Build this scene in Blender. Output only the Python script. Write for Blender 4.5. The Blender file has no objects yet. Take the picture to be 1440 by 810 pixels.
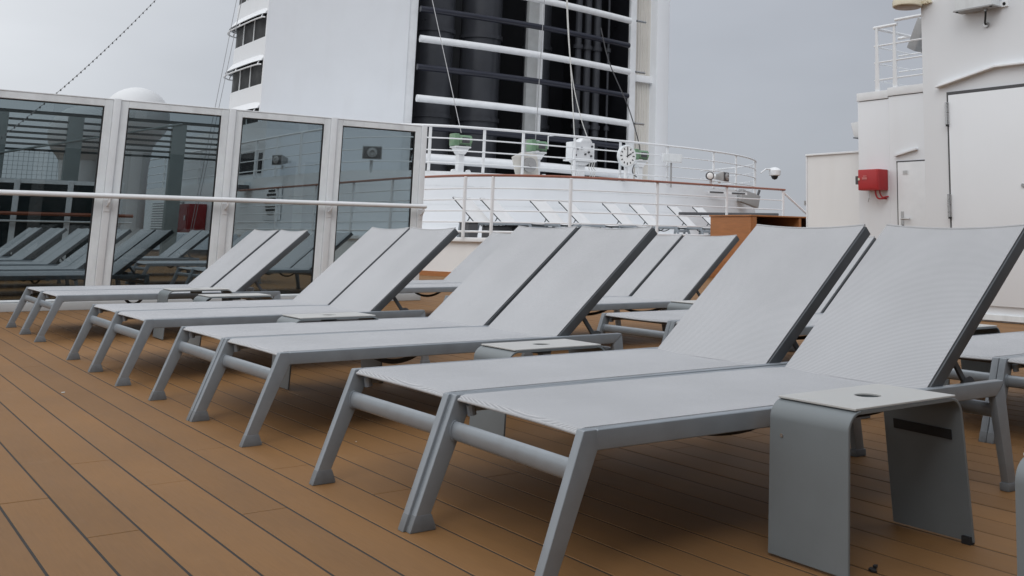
import bpy, bmesh, math, random
from mathutils import Vector, Matrix
random.seed(7)
S = bpy.context.scene
COL = S.collection
R = math.radians
PI = math.pi

# ------------------------------------------------------------------ camera
EYE = 0.80
YAW, PITCH, ROLL = 0.8782359, 0.1695953, 0.0154124
FPX, PPX, PPY = 1454.58, 952.31, 84.74          # focal length and optical centre, in pixels of a 1440 x 810 frame
cd = bpy.data.cameras.new('camera'); cam = bpy.data.objects.new('camera', cd); COL.objects.link(cam)
fwd = Vector((math.cos(YAW)*math.cos(PITCH), math.sin(YAW)*math.cos(PITCH), math.sin(PITCH)))
rgt0 = Vector((math.sin(YAW), -math.cos(YAW), 0)); up0 = rgt0.cross(fwd)
rgt = math.cos(ROLL)*rgt0 + math.sin(ROLL)*up0
upv = -math.sin(ROLL)*rgt0 + math.cos(ROLL)*up0
M3 = Matrix((rgt, upv, -fwd)).transposed()
cam.matrix_world = Matrix.Translation((0, 0, EYE)) @ M3.to_4x4()
cd.sensor_width = 36; cd.lens = FPX/1440*36
cd.shift_x = (720-PPX)/1440; cd.shift_y = -(405-PPY)/1440
cd.clip_start = 0.05; cd.clip_end = 20000
S.camera = cam
def to_px(p):
    d = Vector(p)-Vector((0, 0, EYE)); z = d.dot(fwd)
    if z < 0.1: return None
    return PPX+FPX*d.dot(rgt)/z, PPY-FPX*d.dot(upv)/z, z

# ------------------------------------------------------------------ world, sun, exposure
SUN_EL, SUN_AZ = R(46), R(230)      # azimuth of the sun measured from +X towards +Y
w = bpy.data.worlds.new('World'); S.world = w; w.use_nodes = True
nt = w.node_tree; nt.nodes.clear()
def N(t, ty, **k):
    n = t.nodes.new(ty)
    for a, b in k.items(): setattr(n, a, b)
    return n
out = N(nt, 'ShaderNodeOutputWorld'); bg = N(nt, 'ShaderNodeBackground'); bg.inputs[1].default_value = 0.1
sky = N(nt, 'ShaderNodeTexSky', sky_type='NISHITA'); sky.sun_disc = False
sky.sun_elevation = SUN_EL; sky.sun_rotation = PI/2-SUN_AZ
tc = N(nt, 'ShaderNodeTexCoord')
dot = N(nt, 'ShaderNodeVectorMath', operation='DOT_PRODUCT')
dot.inputs[1].default_value = Vector((-0.62, 0.60, 0.50)).normalized()   # the brighter part of the cloud deck
nt.links.new(tc.outputs['Generated'], dot.inputs[0])
ramp = N(nt, 'ShaderNodeValToRGB')
ramp.color_ramp.elements[0].position = 0.0; ramp.color_ramp.elements[0].color = (0.365, 0.385, 0.425, 1)
ramp.color_ramp.elements[1].position = 1.0; ramp.color_ramp.elements[1].color = (0.865, 0.872, 0.878, 1)
e = ramp.color_ramp.elements.new(0.42); e.color = (0.43, 0.455, 0.50, 1)
e = ramp.color_ramp.elements.new(0.70); e.color = (0.72, 0.74, 0.765, 1)
nt.links.new(dot.outputs['Value'], ramp.inputs[0])
noi = N(nt, 'ShaderNodeTexNoise'); noi.inputs['Scale'].default_value = 3.2; noi.inputs['Detail'].default_value = 4
mp = N(nt, 'ShaderNodeMapping'); mp.inputs['Scale'].default_value = (1, 1, 2.6)
nt.links.new(tc.outputs['Generated'], mp.inputs[0]); nt.links.new(mp.outputs[0], noi.inputs['Vector'])
mr = N(nt, 'ShaderNodeMapRange'); mr.inputs[1].default_value = 0.3; mr.inputs[2].default_value = 0.7
mr.inputs[3].default_value = 0.93*10; mr.inputs[4].default_value = 1.07*10
nt.links.new(noi.outputs[0], mr.inputs[0])
sc_ = N(nt, 'ShaderNodeVectorMath', operation='SCALE')
# an overcast sky is brighter overhead than near the horizon
sxyz = N(nt, 'ShaderNodeSeparateXYZ'); nt.links.new(tc.outputs['Generated'], sxyz.inputs[0])
zen = N(nt, 'ShaderNodeMapRange', interpolation_type='SMOOTHSTEP'); zen.inputs[1].default_value = 0.30; zen.inputs[2].default_value = 0.95
zen.inputs[3].default_value = 1.0; zen.inputs[4].default_value = 1.7; nt.links.new(sxyz.outputs[2], zen.inputs[0])
zm = N(nt, 'ShaderNodeMath', operation='MULTIPLY'); nt.links.new(mr.outputs[0], zm.inputs[0]); nt.links.new(zen.outputs[0], zm.inputs[1])
nt.links.new(ramp.outputs[0], sc_.inputs[0]); nt.links.new(zm.outputs[0], sc_.inputs['Scale'])
mx = N(nt, 'ShaderNodeMix', data_type='RGBA'); mx.inputs[0].default_value = 0.96      # cloud cover
nt.links.new(sky.outputs[0], mx.inputs[6]); nt.links.new(sc_.outputs[0], mx.inputs[7])
nt.links.new(mx.outputs[2], bg.inputs[0]); nt.links.new(bg.outputs[0], out.inputs[0])
ld = bpy.data.lights.new('sun', 'SUN'); sun = bpy.data.objects.new('sun', ld); COL.objects.link(sun)
ld.energy = 1.15; ld.angle = R(40); ld.color = (1, 0.993, 0.98)
sd = Vector((math.cos(SUN_EL)*math.cos(SUN_AZ), math.cos(SUN_EL)*math.sin(SUN_AZ), math.sin(SUN_EL)))
sun.rotation_euler = sd.to_track_quat('Z', 'Y').to_euler(); sun.location = sd*60
S.view_settings.view_transform = 'Standard'; S.view_settings.look = 'None'
S.view_settings.exposure = 0.20; S.view_settings.gamma = 1.0
S.render.engine = 'CYCLES'
S.cycles.max_bounces = 8; S.cycles.transparent_max_bounces = 16

# ------------------------------------------------------------------ materials
def srgb(r, g, b):
    f = lambda c: (c/255/12.92) if c/255 <= 0.04045 else ((c/255+0.055)/1.055)**2.4
    return (f(r), f(g), f(b))
def mat(name, col, rough=0.5, metal=0.0, var=0.06, scale=6.0, bump=0.0, bscale=60.0, stretch=None, dirt=None, spec=0.5, wave=0.0):
    m = bpy.data.materials.new(name); m.use_nodes = True; t = m.node_tree
    b = t.nodes['Principled BSDF']; L = t.links.new
    b.inputs['Metallic'].default_value = metal; b.inputs['Specular IOR Level'].default_value = spec
    co = N(t, 'ShaderNodeTexCoord'); mp = N(t, 'ShaderNodeMapping'); L(co.outputs['Object'], mp.inputs[0])
    if stretch: mp.inputs['Scale'].default_value = stretch
    n1 = N(t, 'ShaderNodeTexNoise'); n1.inputs['Scale'].default_value = scale; n1.inputs['Detail'].default_value = 6
    n1.inputs['Roughness'].default_value = 0.62
    L(mp.outputs[0], n1.inputs['Vector'])
    r = N(t, 'ShaderNodeMapRange'); r.inputs[1].default_value = 0.3; r.inputs[2].default_value = 0.7
    r.inputs[3].default_value = 1-var; r.inputs[4].default_value = 1+var; L(n1.outputs[0], r.inputs[0])
    s = N(t, 'ShaderNodeVectorMath', operation='SCALE'); s.inputs[0].default_value = col; L(r.outputs[0], s.inputs['Scale'])
    last = s.outputs[0]
    if dirt:                                             # faint streaks / stains with a shape of their own
        dc, amt, dscale, dst = dirt
        mp2 = N(t, 'ShaderNodeMapping'); mp2.inputs['Scale'].default_value = dst; L(co.outputs['Object'], mp2.inputs[0])
        n2 = N(t, 'ShaderNodeTexNoise'); n2.inputs['Scale'].default_value = dscale; n2.inputs['Detail'].default_value = 8
        L(mp2.outputs[0], n2.inputs['Vector'])
        r2 = N(t, 'ShaderNodeMapRange'); r2.inputs[1].default_value = 0.52; r2.inputs[2].default_value = 0.78
        r2.inputs[4].default_value = amt; L(n2.outputs[0], r2.inputs[0])
        x = N(t, 'ShaderNodeMix', data_type='RGBA'); L(r2.outputs[0], x.inputs[0]); L(last, x.inputs[6])
        x.inputs[7].default_value = (*dc, 1); last = x.outputs[2]
    L(last, b.inputs['Base Color'])
    rr = N(t, 'ShaderNodeMapRange'); rr.inputs[1].default_value = 0.3; rr.inputs[2].default_value = 0.7
    rr.inputs[3].default_value = max(0.03, rough-0.08); rr.inputs[4].default_value = min(1, rough+0.08)
    L(n1.outputs[0], rr.inputs[0]); L(rr.outputs[0], b.inputs['Roughness'])
    nrm = None
    if wave:                                             # plate buckling of welded steel
        n4 = N(t, 'ShaderNodeTexNoise'); n4.inputs['Scale'].default_value = 1.1; n4.inputs['Detail'].default_value = 1
        L(co.outputs['Object'], n4.inputs['Vector'])
        b4 = N(t, 'ShaderNodeBump'); b4.inputs['Strength'].default_value = wave; b4.inputs['Distance'].default_value = 0.05
        L(n4.outputs[0], b4.inputs['Height']); nrm = b4
    if bump:
        n3 = N(t, 'ShaderNodeTexNoise'); n3.inputs['Scale'].default_value = bscale; n3.inputs['Detail'].default_value = 3
        L(mp.outputs[0], n3.inputs['Vector'])
        bp = N(t, 'ShaderNodeBump'); bp.inputs['Strength'].default_value = bump; bp.inputs['Distance'].default_value = 0.004
        L(n3.outputs[0], bp.inputs['Height'])
        if nrm: L(nrm.outputs[0], bp.inputs['Normal'])
        nrm = bp
    if nrm: L(nrm.outputs[0], b.inputs['Normal'])
    return m
RUST = (0.30, 0.20, 0.12)
M = {}
M['white'] = mat('white_ship_paint', (0.765, 0.785, 0.81), 0.42, var=0.02, scale=0.7, bump=0.03, bscale=25, dirt=((0.55, 0.53, 0.50), 0.10, 1.1, (2.2, 2.2, 0.3)), wave=0.18)
M['white_trim'] = mat('white_trim_paint', (0.77, 0.785, 0.80), 0.38, var=0.04, scale=5)
M['off_white'] = mat('off_white_panel', (0.775, 0.778, 0.775), 0.5, var=0.02, scale=1.2, dirt=((0.5, 0.47, 0.42), 0.10, 1.5, (3, 3, 0.3)), wave=0.15)
M['beige_metal'] = mat('beige_cladding', (0.62, 0.60, 0.56), 0.55, var=0.04, scale=2)
M['frame'] = mat('silver_grey_frame', (0.74, 0.77, 0.785), 0.42, metal=0.0, var=0.05, scale=8, bump=0.03, bscale=90, dirt=((0.30, 0.30, 0.30), 0.35, 3, (2, 2, 0.5)))
M['frame_light'] = mat('light_grey_post', (0.71, 0.73, 0.745), 0.38, metal=0.0, var=0.04, scale=8)
M['sill'] = mat('grey_sill_column_shade', (0.42, 0.43, 0.43), 0.5, var=0.08, scale=3)
M['alu'] = mat('silver_painted_aluminium', (0.262, 0.290, 0.318), 0.36, metal=0.30, var=0.06, scale=14, bump=0.05, bscale=260, dirt=((0.20, 0.21, 0.22), 0.45, 9, (1, 1, 1)))
M['alu_dark'] = mat('dark_anodised_rail', (0.085, 0.092, 0.10), 0.45, metal=0.3, var=0.10, scale=12, bump=0.04, bscale=200)
M['foot'] = mat('grey_plastic_foot', (0.15, 0.16, 0.17), 0.55, var=0.12, scale=30, bump=0.05, bscale=200)
M['table'] = mat('blue_grey_powder_coat', (0.168, 0.188, 0.198), 0.42, metal=0.12, var=0.04, scale=7, bump=0.04, bscale=320, dirt=((0.20, 0.215, 0.225), 0.4, 4, (1, 1, 0.4)))
M['table_top'] = mat('off_white_laminate', (0.452, 0.452, 0.440), 0.5, var=0.03, scale=8, dirt=((0.45, 0.42, 0.38), 0.25, 9, (1, 1, 1)))
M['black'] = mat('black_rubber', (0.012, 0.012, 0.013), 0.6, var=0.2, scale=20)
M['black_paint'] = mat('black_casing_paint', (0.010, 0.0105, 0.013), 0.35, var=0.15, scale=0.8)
M['navy'] = mat('navy_pipe_paint', (0.016, 0.018, 0.030), 0.35, var=0.1, scale=1.5)
M['pipe'] = mat('dark_exhaust_pipe', (0.050, 0.053, 0.062), 0.34, var=0.15, scale=1.0)
M['dark_glass'] = mat('dark_window_glass', (0.008, 0.009, 0.011), 0.12, var=0.1, scale=2, spec=0.3)
M['teak'] = mat('varnished_handrail_wood', (0.26, 0.085, 0.045), 0.4, var=0.18, scale=3, stretch=(6, 6, 1))
M['cab'] = mat('orange_brown_wood', (0.36, 0.145, 0.05), 0.5, var=0.14, scale=3, stretch=(1, 1, 7), bump=0.03)
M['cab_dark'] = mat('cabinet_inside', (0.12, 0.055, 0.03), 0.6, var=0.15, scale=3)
M['caulk'] = mat('black_deck_caulk', (0.018, 0.015, 0.012), 0.8, var=0.3, scale=4)
M['red'] = mat('red_box_paint', (0.42, 0.022, 0.025), 0.4, var=0.07, scale=8)
M['pale_red'] = mat('faded_red_label', (0.55, 0.17, 0.16), 0.5, var=0.1, scale=30)
M['green'] = mat('green_winch_paint', (0.17, 0.29, 0.18), 0.5, var=0.12, scale=14, dirt=(RUST, 0.3, 9, (1, 1, 1)))
M['steel'] = mat('stainless_steel', (0.45, 0.45, 0.45), 0.3, metal=0.9, var=0.08, scale=20)
M['grey'] = mat('grey_plastic', (0.33, 0.33, 0.33), 0.5, var=0.06, scale=14)
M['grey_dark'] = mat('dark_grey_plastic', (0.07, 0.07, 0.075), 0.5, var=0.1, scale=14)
M['cream'] = mat('cream_lamp_housing', (0.66, 0.60, 0.46), 0.45, var=0.06, scale=10)
M['tan'] = mat('tan_lamp_lens', (0.28, 0.19, 0.10), 0.4, var=0.1, scale=20)
M['wire'] = mat('steel_wire', (0.36, 0.36, 0.37), 0.5, metal=0.5, var=0.1, scale=20)
M['rope'] = mat('white_rope', (0.62, 0.62, 0.60), 0.8, var=0.1, scale=40)
M['radome'] = mat('radome_white', (0.63, 0.64, 0.65), 0.5, var=0.03, scale=0.6)
M['fence_slat'] = mat('dark_fence_slat', (0.05, 0.06, 0.062), 0.6, var=0.1, scale=2)
M['fence'] = mat('fence_grey_paint', (0.22, 0.255, 0.255), 0.5, var=0.1, scale=2)
M['clock'] = mat('clock_face', (0.80, 0.80, 0.79), 0.4, var=0.02, scale=10)
M['sea'] = mat('sea_water', (0.06, 0.085, 0.10), 0.25, var=0.2, scale=0.05, bump=0.3, bscale=0.4)

def fabric():
    m = bpy.data.materials.new('grey_sling_mesh'); m.use_nodes = True; t = m.node_tree; L = t.links.new
    b = t.nodes['Principled BSDF']; b.inputs['Roughness'].default_value = 0.75; b.inputs['Specular IOR Level'].default_value = 0.25
    co = N(t, 'ShaderNodeTexCoord')
    wv = []
    for d, sc in (('X', 72.0), ('Y', 92.0)):
        a = N(t, 'ShaderNodeTexWave', wave_type='BANDS', bands_direction=d, wave_profile='SIN'); a.inputs['Scale'].default_value = sc
        a.inputs['Distortion'].default_value = 0.0
        L(co.outputs['Object'], a.inputs['Vector']); wv.append(a)
    mm = N(t, 'ShaderNodeMath', operation='MULTIPLY'); L(wv[0].outputs['Fac'], mm.inputs[0]); L(wv[1].outputs['Fac'], mm.inputs[1])
    n = N(t, 'ShaderNodeTexNoise'); n.inputs['Scale'].default_value = 3.0; n.inputs['Detail'].default_value = 5; L(co.outputs['Object'], n.inputs['Vector'])
    ad = N(t, 'ShaderNodeMapRange'); ad.inputs[1].default_value = 0.3; ad.inputs[2].default_value = 0.7; ad.inputs[3].default_value = 0.95; ad.inputs[4].default_value = 1.05
    L(n.outputs[0], ad.inputs[0])
    x = N(t, 'ShaderNodeMix', data_type='RGBA'); L(mm.outputs[0], x.inputs[0])
    x.inputs[6].default_value = (0.31, 0.315, 0.33, 1); x.inputs[7].default_value = (0.675, 0.677, 0.684, 1)
    s = N(t, 'ShaderNodeVectorMath', operation='SCALE'); L(x.outputs[2], s.inputs[0]); L(ad.outputs[0], s.inputs['Scale'])
    L(s.outputs[0], b.inputs['Base Color'])
    bp = N(t, 'ShaderNodeBump'); bp.inputs['Strength'].default_value = 0.25; bp.inputs['Distance'].default_value = 0.001
    L(mm.outputs[0], bp.inputs['Height'])
    n6 = N(t, 'ShaderNodeTexNoise'); n6.inputs['Scale'].default_value = 5.0; n6.inputs['Detail'].default_value = 2
    mp6 = N(t, 'ShaderNodeMapping'); mp6.inputs['Scale'].default_value = (0.5, 1.6, 1); L(co.outputs['Object'], mp6.inputs[0]); L(mp6.outputs[0], n6.inputs['Vector'])
    b6 = N(t, 'ShaderNodeBump'); b6.inputs['Strength'].default_value = 0.35; b6.inputs['Distance'].default_value = 0.012
    L(n6.outputs[0], b6.inputs['Height']); L(b6.outputs[0], bp.inputs['Normal']); L(bp.outputs[0], b.inputs['Normal'])
    return m
M['fabric'] = fabric()

M['window_dark'] = mat('dark_tinted_window', (0.006, 0.007, 0.009), 0.45, var=0.2, scale=2, spec=0.10)
M['hem'] = mat('grey_sling_hem', (0.40, 0.405, 0.415), 0.8, var=0.08, scale=30)
M['pane_dark'] = mat('dark_green_pane', (0.022, 0.030, 0.031), 0.10, var=0.3, scale=1.5, spec=0.5)
M['deep_red'] = mat('deep_red_cabinet', (0.20, 0.010, 0.012), 0.5, var=0.1, scale=6)
M['white_sling'] = mat('white_sling_mesh', (0.72, 0.72, 0.72), 0.75, var=0.04, scale=4)
def glass():
    m = bpy.data.materials.new('tinted_glass'); m.use_nodes = True; t = m.node_tree; L = t.links.new
    t.nodes.clear()
    o = N(t, 'ShaderNodeOutputMaterial'); mixs = N(t, 'ShaderNodeMixShader')
    tr = N(t, 'ShaderNodeBsdfTransparent'); tr.inputs[0].default_value = (0.52, 0.565, 0.58, 1)
    gl = N(t, 'ShaderNodeBsdfGlossy'); gl.inputs['Roughness'].default_value = 0.0; gl.inputs[0].default_value = (0.9, 0.95, 0.95, 1)
    fr = N(t, 'ShaderNodeFresnel'); fr.inputs[0].default_value = 1.45
    L(fr.outputs[0], mixs.inputs[0]); L(tr.outputs[0], mixs.inputs[1]); L(gl.outputs[0], mixs.inputs[2]); 
    # dried salt spray on the panes
    co = N(t, 'ShaderNodeTexCoord'); ns = N(t, 'ShaderNodeTexNoise'); ns.inputs['Scale'].default_value = 2.2; ns.inputs['Detail'].default_value = 8; ns.inputs['Roughness'].default_value = 0.7
    L(co.outputs['Object'], ns.inputs['Vector'])
    nr = N(t, 'ShaderNodeMapRange'); nr.inputs[1].default_value = 0.42; nr.inputs[2].default_value = 0.75; nr.inputs[3].default_value = 0.0; nr.inputs[4].default_value = 0.018; L(ns.outputs[0], nr.inputs[0])
    df = N(t, 'ShaderNodeBsdfDiffuse'); df.inputs[0].default_value = (0.7, 0.72, 0.72, 1)
    m2 = N(t, 'ShaderNodeMixShader'); L(nr.outputs[0], m2.inputs[0]); L(mixs.outputs[0], m2.inputs[1]); L(df.outputs[0], m2.inputs[2]); L(m2.outputs[0], o.inputs[0])
    return m
M['glass'] = glass()

PW, PX0, PL = 0.1315, 0.535, 4.0        # plank pitch, one seam's X, plank length
def plank_mat():
    m = bpy.data.materials.new('brown_composite_plank'); m.use_nodes = True; t = m.node_tree; L = t.links.new
    b = t.nodes['Principled BSDF']; b.inputs['Specular IOR Level'].default_value = 0.22
    g = N(t, 'ShaderNodeNewGeometry'); sp = N(t, 'ShaderNodeSeparateXYZ'); L(g.outputs['Position'], sp.inputs[0])
    def mth(op, a, bb=None):
        n = N(t, 'ShaderNodeMath', operation=op)
        if isinstance(a, float): n.inputs[0].default_value = a
        else: L(a, n.inputs[0])
        if bb is not None:
            if isinstance(bb, float): n.inputs[1].default_value = bb
            else: L(bb, n.inputs[1])
        return n.outputs[0]
    k = mth('FLOOR', mth('DIVIDE', mth('SUBTRACT', sp.outputs[0], PX0), PW))
    w1 = N(t, 'ShaderNodeTexWhiteNoise', noise_dimensions='1D'); L(k, w1.inputs['W'])
    mpp = N(t, 'ShaderNodeMapping'); mpp.inputs['Scale'].default_value = (1.0, 0.16, 1.0); L(g.outputs['Position'], mpp.inputs[0])
    n1 = N(t, 'ShaderNodeTexNoise'); n1.inputs['Scale'].default_value = 9; n1.inputs['Detail'].default_value = 8; n1.inputs['Roughness'].default_value = 0.6
    L(mpp.outputs[0], n1.inputs['Vector'])
    n2 = N(t, 'ShaderNodeTexNoise'); n2.inputs['Scale'].default_value = 1.1; n2.inputs['Detail'].default_value = 4; L(g.outputs['Position'], n2.inputs['Vector'])
    mp3 = N(t, 'ShaderNodeMapping'); mp3.inputs['Scale'].default_value = (160, 8, 1); L(g.outputs['Position'], mp3.inputs[0])
    n3 = N(t, 'ShaderNodeTexNoise'); n3.inputs['Scale'].default_value = 1.0; n3.inputs['Detail'].default_value = 3; L(mp3.outputs[0], n3.inputs['Vector'])
    tot = mth('ADD', mth('MULTIPLY', w1.outputs[0], 0.15), mth('MULTIPLY', n1.outputs[0], 0.34))
    tot = mth('ADD', tot, mth('MULTIPLY', n2.outputs[0], 0.42)); tot = mth('ADD', tot, mth('MULTIPLY', n3.outputs[0], 0.22))
    fac = mth('ADD', tot, 0.445)
    sc = N(t, 'ShaderNodeVectorMath', operation='SCALE'); sc.inputs[0].default_value = (0.206, 0.107, 0.041); L(fac, sc.inputs['Scale'])
    # pale scuffs and salt marks
    n5 = N(t, 'ShaderNodeTexNoise'); n5.inputs['Scale'].default_value = 3.3; n5.inputs['Detail'].default_value = 9; n5.inputs['Roughness'].default_value = 0.7
    L(g.outputs['Position'], n5.inputs['Vector'])
    r5 = N(t, 'ShaderNodeMapRange'); r5.inputs[1].default_value = 0.60; r5.inputs[2].default_value = 0.80; r5.inputs[4].default_value = 0.38; L(n5.outputs[0], r5.inputs[0])
    mx = N(t, 'ShaderNodeMix', data_type='RGBA'); L(r5.outputs[0], mx.inputs[0]); L(sc.outputs[0], mx.inputs[6]); mx.inputs[7].default_value = (0.29, 0.185, 0.105, 1)
    L(mx.outputs[2], b.inputs['Base Color'])
    rr = N(t, 'ShaderNodeMapRange'); rr.inputs[3].default_value = 0.50; rr.inputs[4].default_value = 0.75; L(n1.outputs[0], rr.inputs[0]); L(rr.outputs[0], b.inputs['Roughness'])
    bp = N(t, 'ShaderNodeBump'); bp.inputs['Strength'].default_value = 0.10; bp.inputs['Distance'].default_value = 0.002; L(n3.outputs[0], bp.inputs['Height']); L(bp.outputs[0], b.inputs['Normal'])
    return m
M['plank'] = plank_mat()

# ------------------------------------------------------------------ mesh helpers
class MB:
    def __init__(s): s.v = []; s.f = []
    def add(s, vs, fs):
        o = len(s.v); s.v += [tuple(p) for p in vs]; s.f += [tuple(i+o for i in f) for f in fs]; return s
    def box(s, x0, x1, y0, y1, z0, z1):
        v = [(x, y, z) for z in (z0, z1) for y in (y0, y1) for x in (x0, x1)]
        return s.add(v, [(0, 2, 3, 1), (4, 5, 7, 6), (0, 1, 5, 4), (1, 3, 7, 5), (3, 2, 6, 7), (2, 0, 4, 6)])
    def obox(s, c, ax, ay, az, hx, hy, hz):          # oriented box
        c = Vector(c); ax, ay, az = [Vector(a).normalized() for a in (ax, ay, az)]
        v = [c+ax*hx*i+ay*hy*j+az*hz*k for k in (-1, 1) for j in (-1, 1) for i in (-1, 1)]
        return s.add(v, [(0, 2, 3, 1), (4, 5, 7, 6), (0, 1, 5, 4), (1, 3, 7, 5), (3, 2, 6, 7), (2, 0, 4, 6)])
    def prism(s, poly, a, b, axis='y'):              # polygon extruded along an axis
        n = len(poly)
        def P(u, w, t): return {'y': (u, t, w), 'x': (t, u, w), 'z': (u, w, t)}[axis]
        v = [P(u, w_, a) for u, w_ in poly]+[P(u, w_, b) for u, w_ in poly]
        return s.add(v, [tuple(range(n)), tuple(range(2*n-1, n-1, -1))]+[(i, i+n, (i+1) % n+n, (i+1) % n) for i in range(n)])
    def tube(s, pts, r, n=8, flat=None, closed=False):
        pts = [Vector(p) for p in pts]; m = len(pts); rings = []
        rs = r if isinstance(r, (list, tuple)) else [r]*m
        ref = None
        for i, p in enumerate(pts):
            if closed: d = pts[(i+1) % m]-pts[i-1]
            else: d = pts[min(i+1, m-1)]-pts[max(i-1, 0)]
            d.normalize()
            a = Vector((0, 0, 1)) if abs(d.z) < 0.95 else Vector((1, 0, 0))
            if ref is not None and abs(ref.dot(d)) < 0.95: a = ref
            u = (a-d*a.dot(d)).normalized(); ref = u; v_ = d.cross(u)
            fu, fv = flat if flat else (1, 1)
            rings.append([p+rs[i]*(fu*math.cos(2*PI*k/n)*u+fv*math.sin(2*PI*k/n)*v_) for k in range(n)])
        v = [q for g in rings for q in g]; f = []
        for i in range(m if closed else m-1):
            j = (i+1) % m
            for k in range(n):
                f.append((i*n+k, i*n+(k+1) % n, j*n+(k+1) % n, j*n+k))
        if not closed: f += [tuple(range(n-1, -1, -1)), tuple((m-1)*n+k for k in range(n))]
        return s.add(v, f)
    def cyl(s, c, ax, r, h, n=16):
        ax = Vector(ax).normalized(); c = Vector(c); return s.tube([c, c+ax*h], r, n)
    def lathe(s, c, prof, n=24, ax=(0, 0, 1)):
        ax = Vector(ax).normalized(); a = Vector((1, 0, 0)) if abs(ax.x) < 0.9 else Vector((0, 1, 0))
        u = (a-ax*a.dot(ax)).normalized(); v_ = ax.cross(u); c = Vector(c)
        v = [c+ax*h+max(r, 1e-4)*(math.cos(2*PI*k/n)*u+math.sin(2*PI*k/n)*v_) for r, h in prof for k in range(n)]
        m = len(prof); f = [(i*n+k, i*n+(k+1) % n, (i+1)*n+(k+1) % n, (i+1)*n+k) for i in range(m-1) for k in range(n)]
        f += [tuple(range(n-1, -1, -1)), tuple((m-1)*n+k for k in range(n))]
        return s.add(v, f)
    def wall(s, pts, z0, z1, t):                     # wall of thickness t along a plan polyline (thickness to the left)
        pts = [Vector((p[0], p[1], 0)) for p in pts]; m = len(pts); off = []
        for i in range(m):
            d = (pts[min(i+1, m-1)]-pts[max(i-1, 0)]).normalized(); off.append(Vector((-d.y, d.x, 0))*t)
        v = []
        for i in range(m):
            a, b = pts[i], pts[i]+off[i]
            v += [(a.x, a.y, z0), (a.x, a.y, z1), (b.x, b.y, z1), (b.x, b.y, z0)]
        f = []
        for i in range(m-1):
            for k in range(4): f.append((i*4+k, i*4+(k+1) % 4, (i+1)*4+(k+1) % 4, (i+1)*4+k))
        f += [(3, 2, 1, 0), tuple((m-1)*4+k for k in range(4))]
        return s.add(v, f)
    def mesh(s, name, m, bevel=0.0, seg=2, angle=32):
        me = bpy.data.meshes.new(name); me.from_pydata(s.v, [], s.f)
        bm = bmesh.new(); bm.from_mesh(me)
        bmesh.ops.recalc_face_normals(bm, faces=bm.faces)
        if bevel:
            es = [e_ for e_ in bm.edges if len(e_.link_faces) == 2 and e_.calc_face_angle(0) > R(35)]
            bmesh.ops.bevel(bm, geom=es, offset=bevel, segments=seg, profile=0.6, affect='EDGES', clamp_overlap=True)
        bm.to_mesh(me); bm.free()
        me.polygons.foreach_set('use_smooth', [True]*len(me.polygons)); me.set_sharp_from_angle(angle=R(angle))
        me.materials.append(M[m]); return me
    def obj(s, name, m, parent=None, bevel=0.0, seg=2, angle=32):
        o = bpy.data.objects.new(name, s.mesh(name, m, bevel, seg, angle)); COL.objects.link(o)
        if parent is not None: o.parent = parent
        return o
def tag(o, label, cat, group=None):
    o['label'] = label; o['category'] = cat
    if group: o['group'] = group
    return o
def thing(name, label, cat, loc=(0, 0, 0), rz=0, group=None):
    o = bpy.data.objects.new(name, None); o.empty_display_size = 0.2; COL.objects.link(o)
    o.location = loc; o.rotation_euler = (0, 0, rz)
    return tag(o, label, cat, group)
def part(parent, name, m, mb, bevel=0.0, seg=2, angle=32): return mb.obj(name, m, parent, bevel, seg, angle)
def at(o, p):                                        # put a thing's origin at p, its world-built parts staying where they stand
    for c in o.children: c.matrix_parent_inverse = Matrix.Translation(-Vector(p))
    o.location = p
def copy_tree(o, parent=None):
    c = o.copy(); COL.objects.link(c)
    if parent is not None: c.parent = parent
    for ch in list(o.children): copy_tree(ch, c)
    return c
def arc(c, r, a0, a1, n): return [(c[0]+r*math.cos(a0+(a1-a0)*i/n), c[1]+r*math.sin(a0+(a1-a0)*i/n)) for i in range(n+1)]
def smooth_poly(pts, it=2):
    for _ in range(it):
        q = [pts[0]]
        for a, b in zip(pts[:-1], pts[1:]):
            q.append(tuple(0.75*x+0.25*y for x, y in zip(a, b))); q.append(tuple(0.25*x+0.75*y for x, y in zip(a, b)))
        q.append(pts[-1]); pts = q
    return pts

# ================================================================== SETTING
sea = MB(); sea.add([(-9000, -9000, -32), (9000, -9000, -32), (9000, 9000, -32), (-9000, 9000, -32)], [(0, 1, 2, 3)])
so = sea.obj('sea', 'sea'); so['kind'] = 'structure'
dk = MB(); dk.box(-8, 34, -8, 46, -0.4, -0.0015)
deck = dk.obj('deck', 'caulk'); deck['kind'] = 'structure'
def plank_mb(x, y0, y1):
    a, b = x+0.0033, x+PW-0.0033
    mb = MB(); mb.box(a, b, y0+0.0017, y1-0.0017, -0.012, 0); return mb
cells = []
for k in range(-62, 245):
    x = PX0+k*PW
    j0 = 3.725-0.525*(k % 3) if k % 3 < 2 else 3.725+0.475
    for n in range(-3, 11):
        y0 = j0+n*PL; y1 = y0+PL; best = 0
        for i in range(17):
            q = to_px((x+PW/2, y0+PL*i/16, 0))
            if q and -20 < q[0] < 1460 and 300 < q[1] < 830: best = max(best, 1/q[2]); 
        cells.append((best, k, n, x, y0, y1))
cells.sort(key=lambda c: -c[0])
pm = plank_mb(-PW/2, -PL/2, PL/2).mesh('plank', 'plank', 0.0012, 1)
for c in cells[:296]:
    o = bpy.data.objects.new('plank', pm); COL.objects.link(o); o.parent = deck; o.location = (c[3]+PW/2, (c[4]+c[5])/2, random.uniform(-0.0005, 0.0004))
rest = MB()
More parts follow.
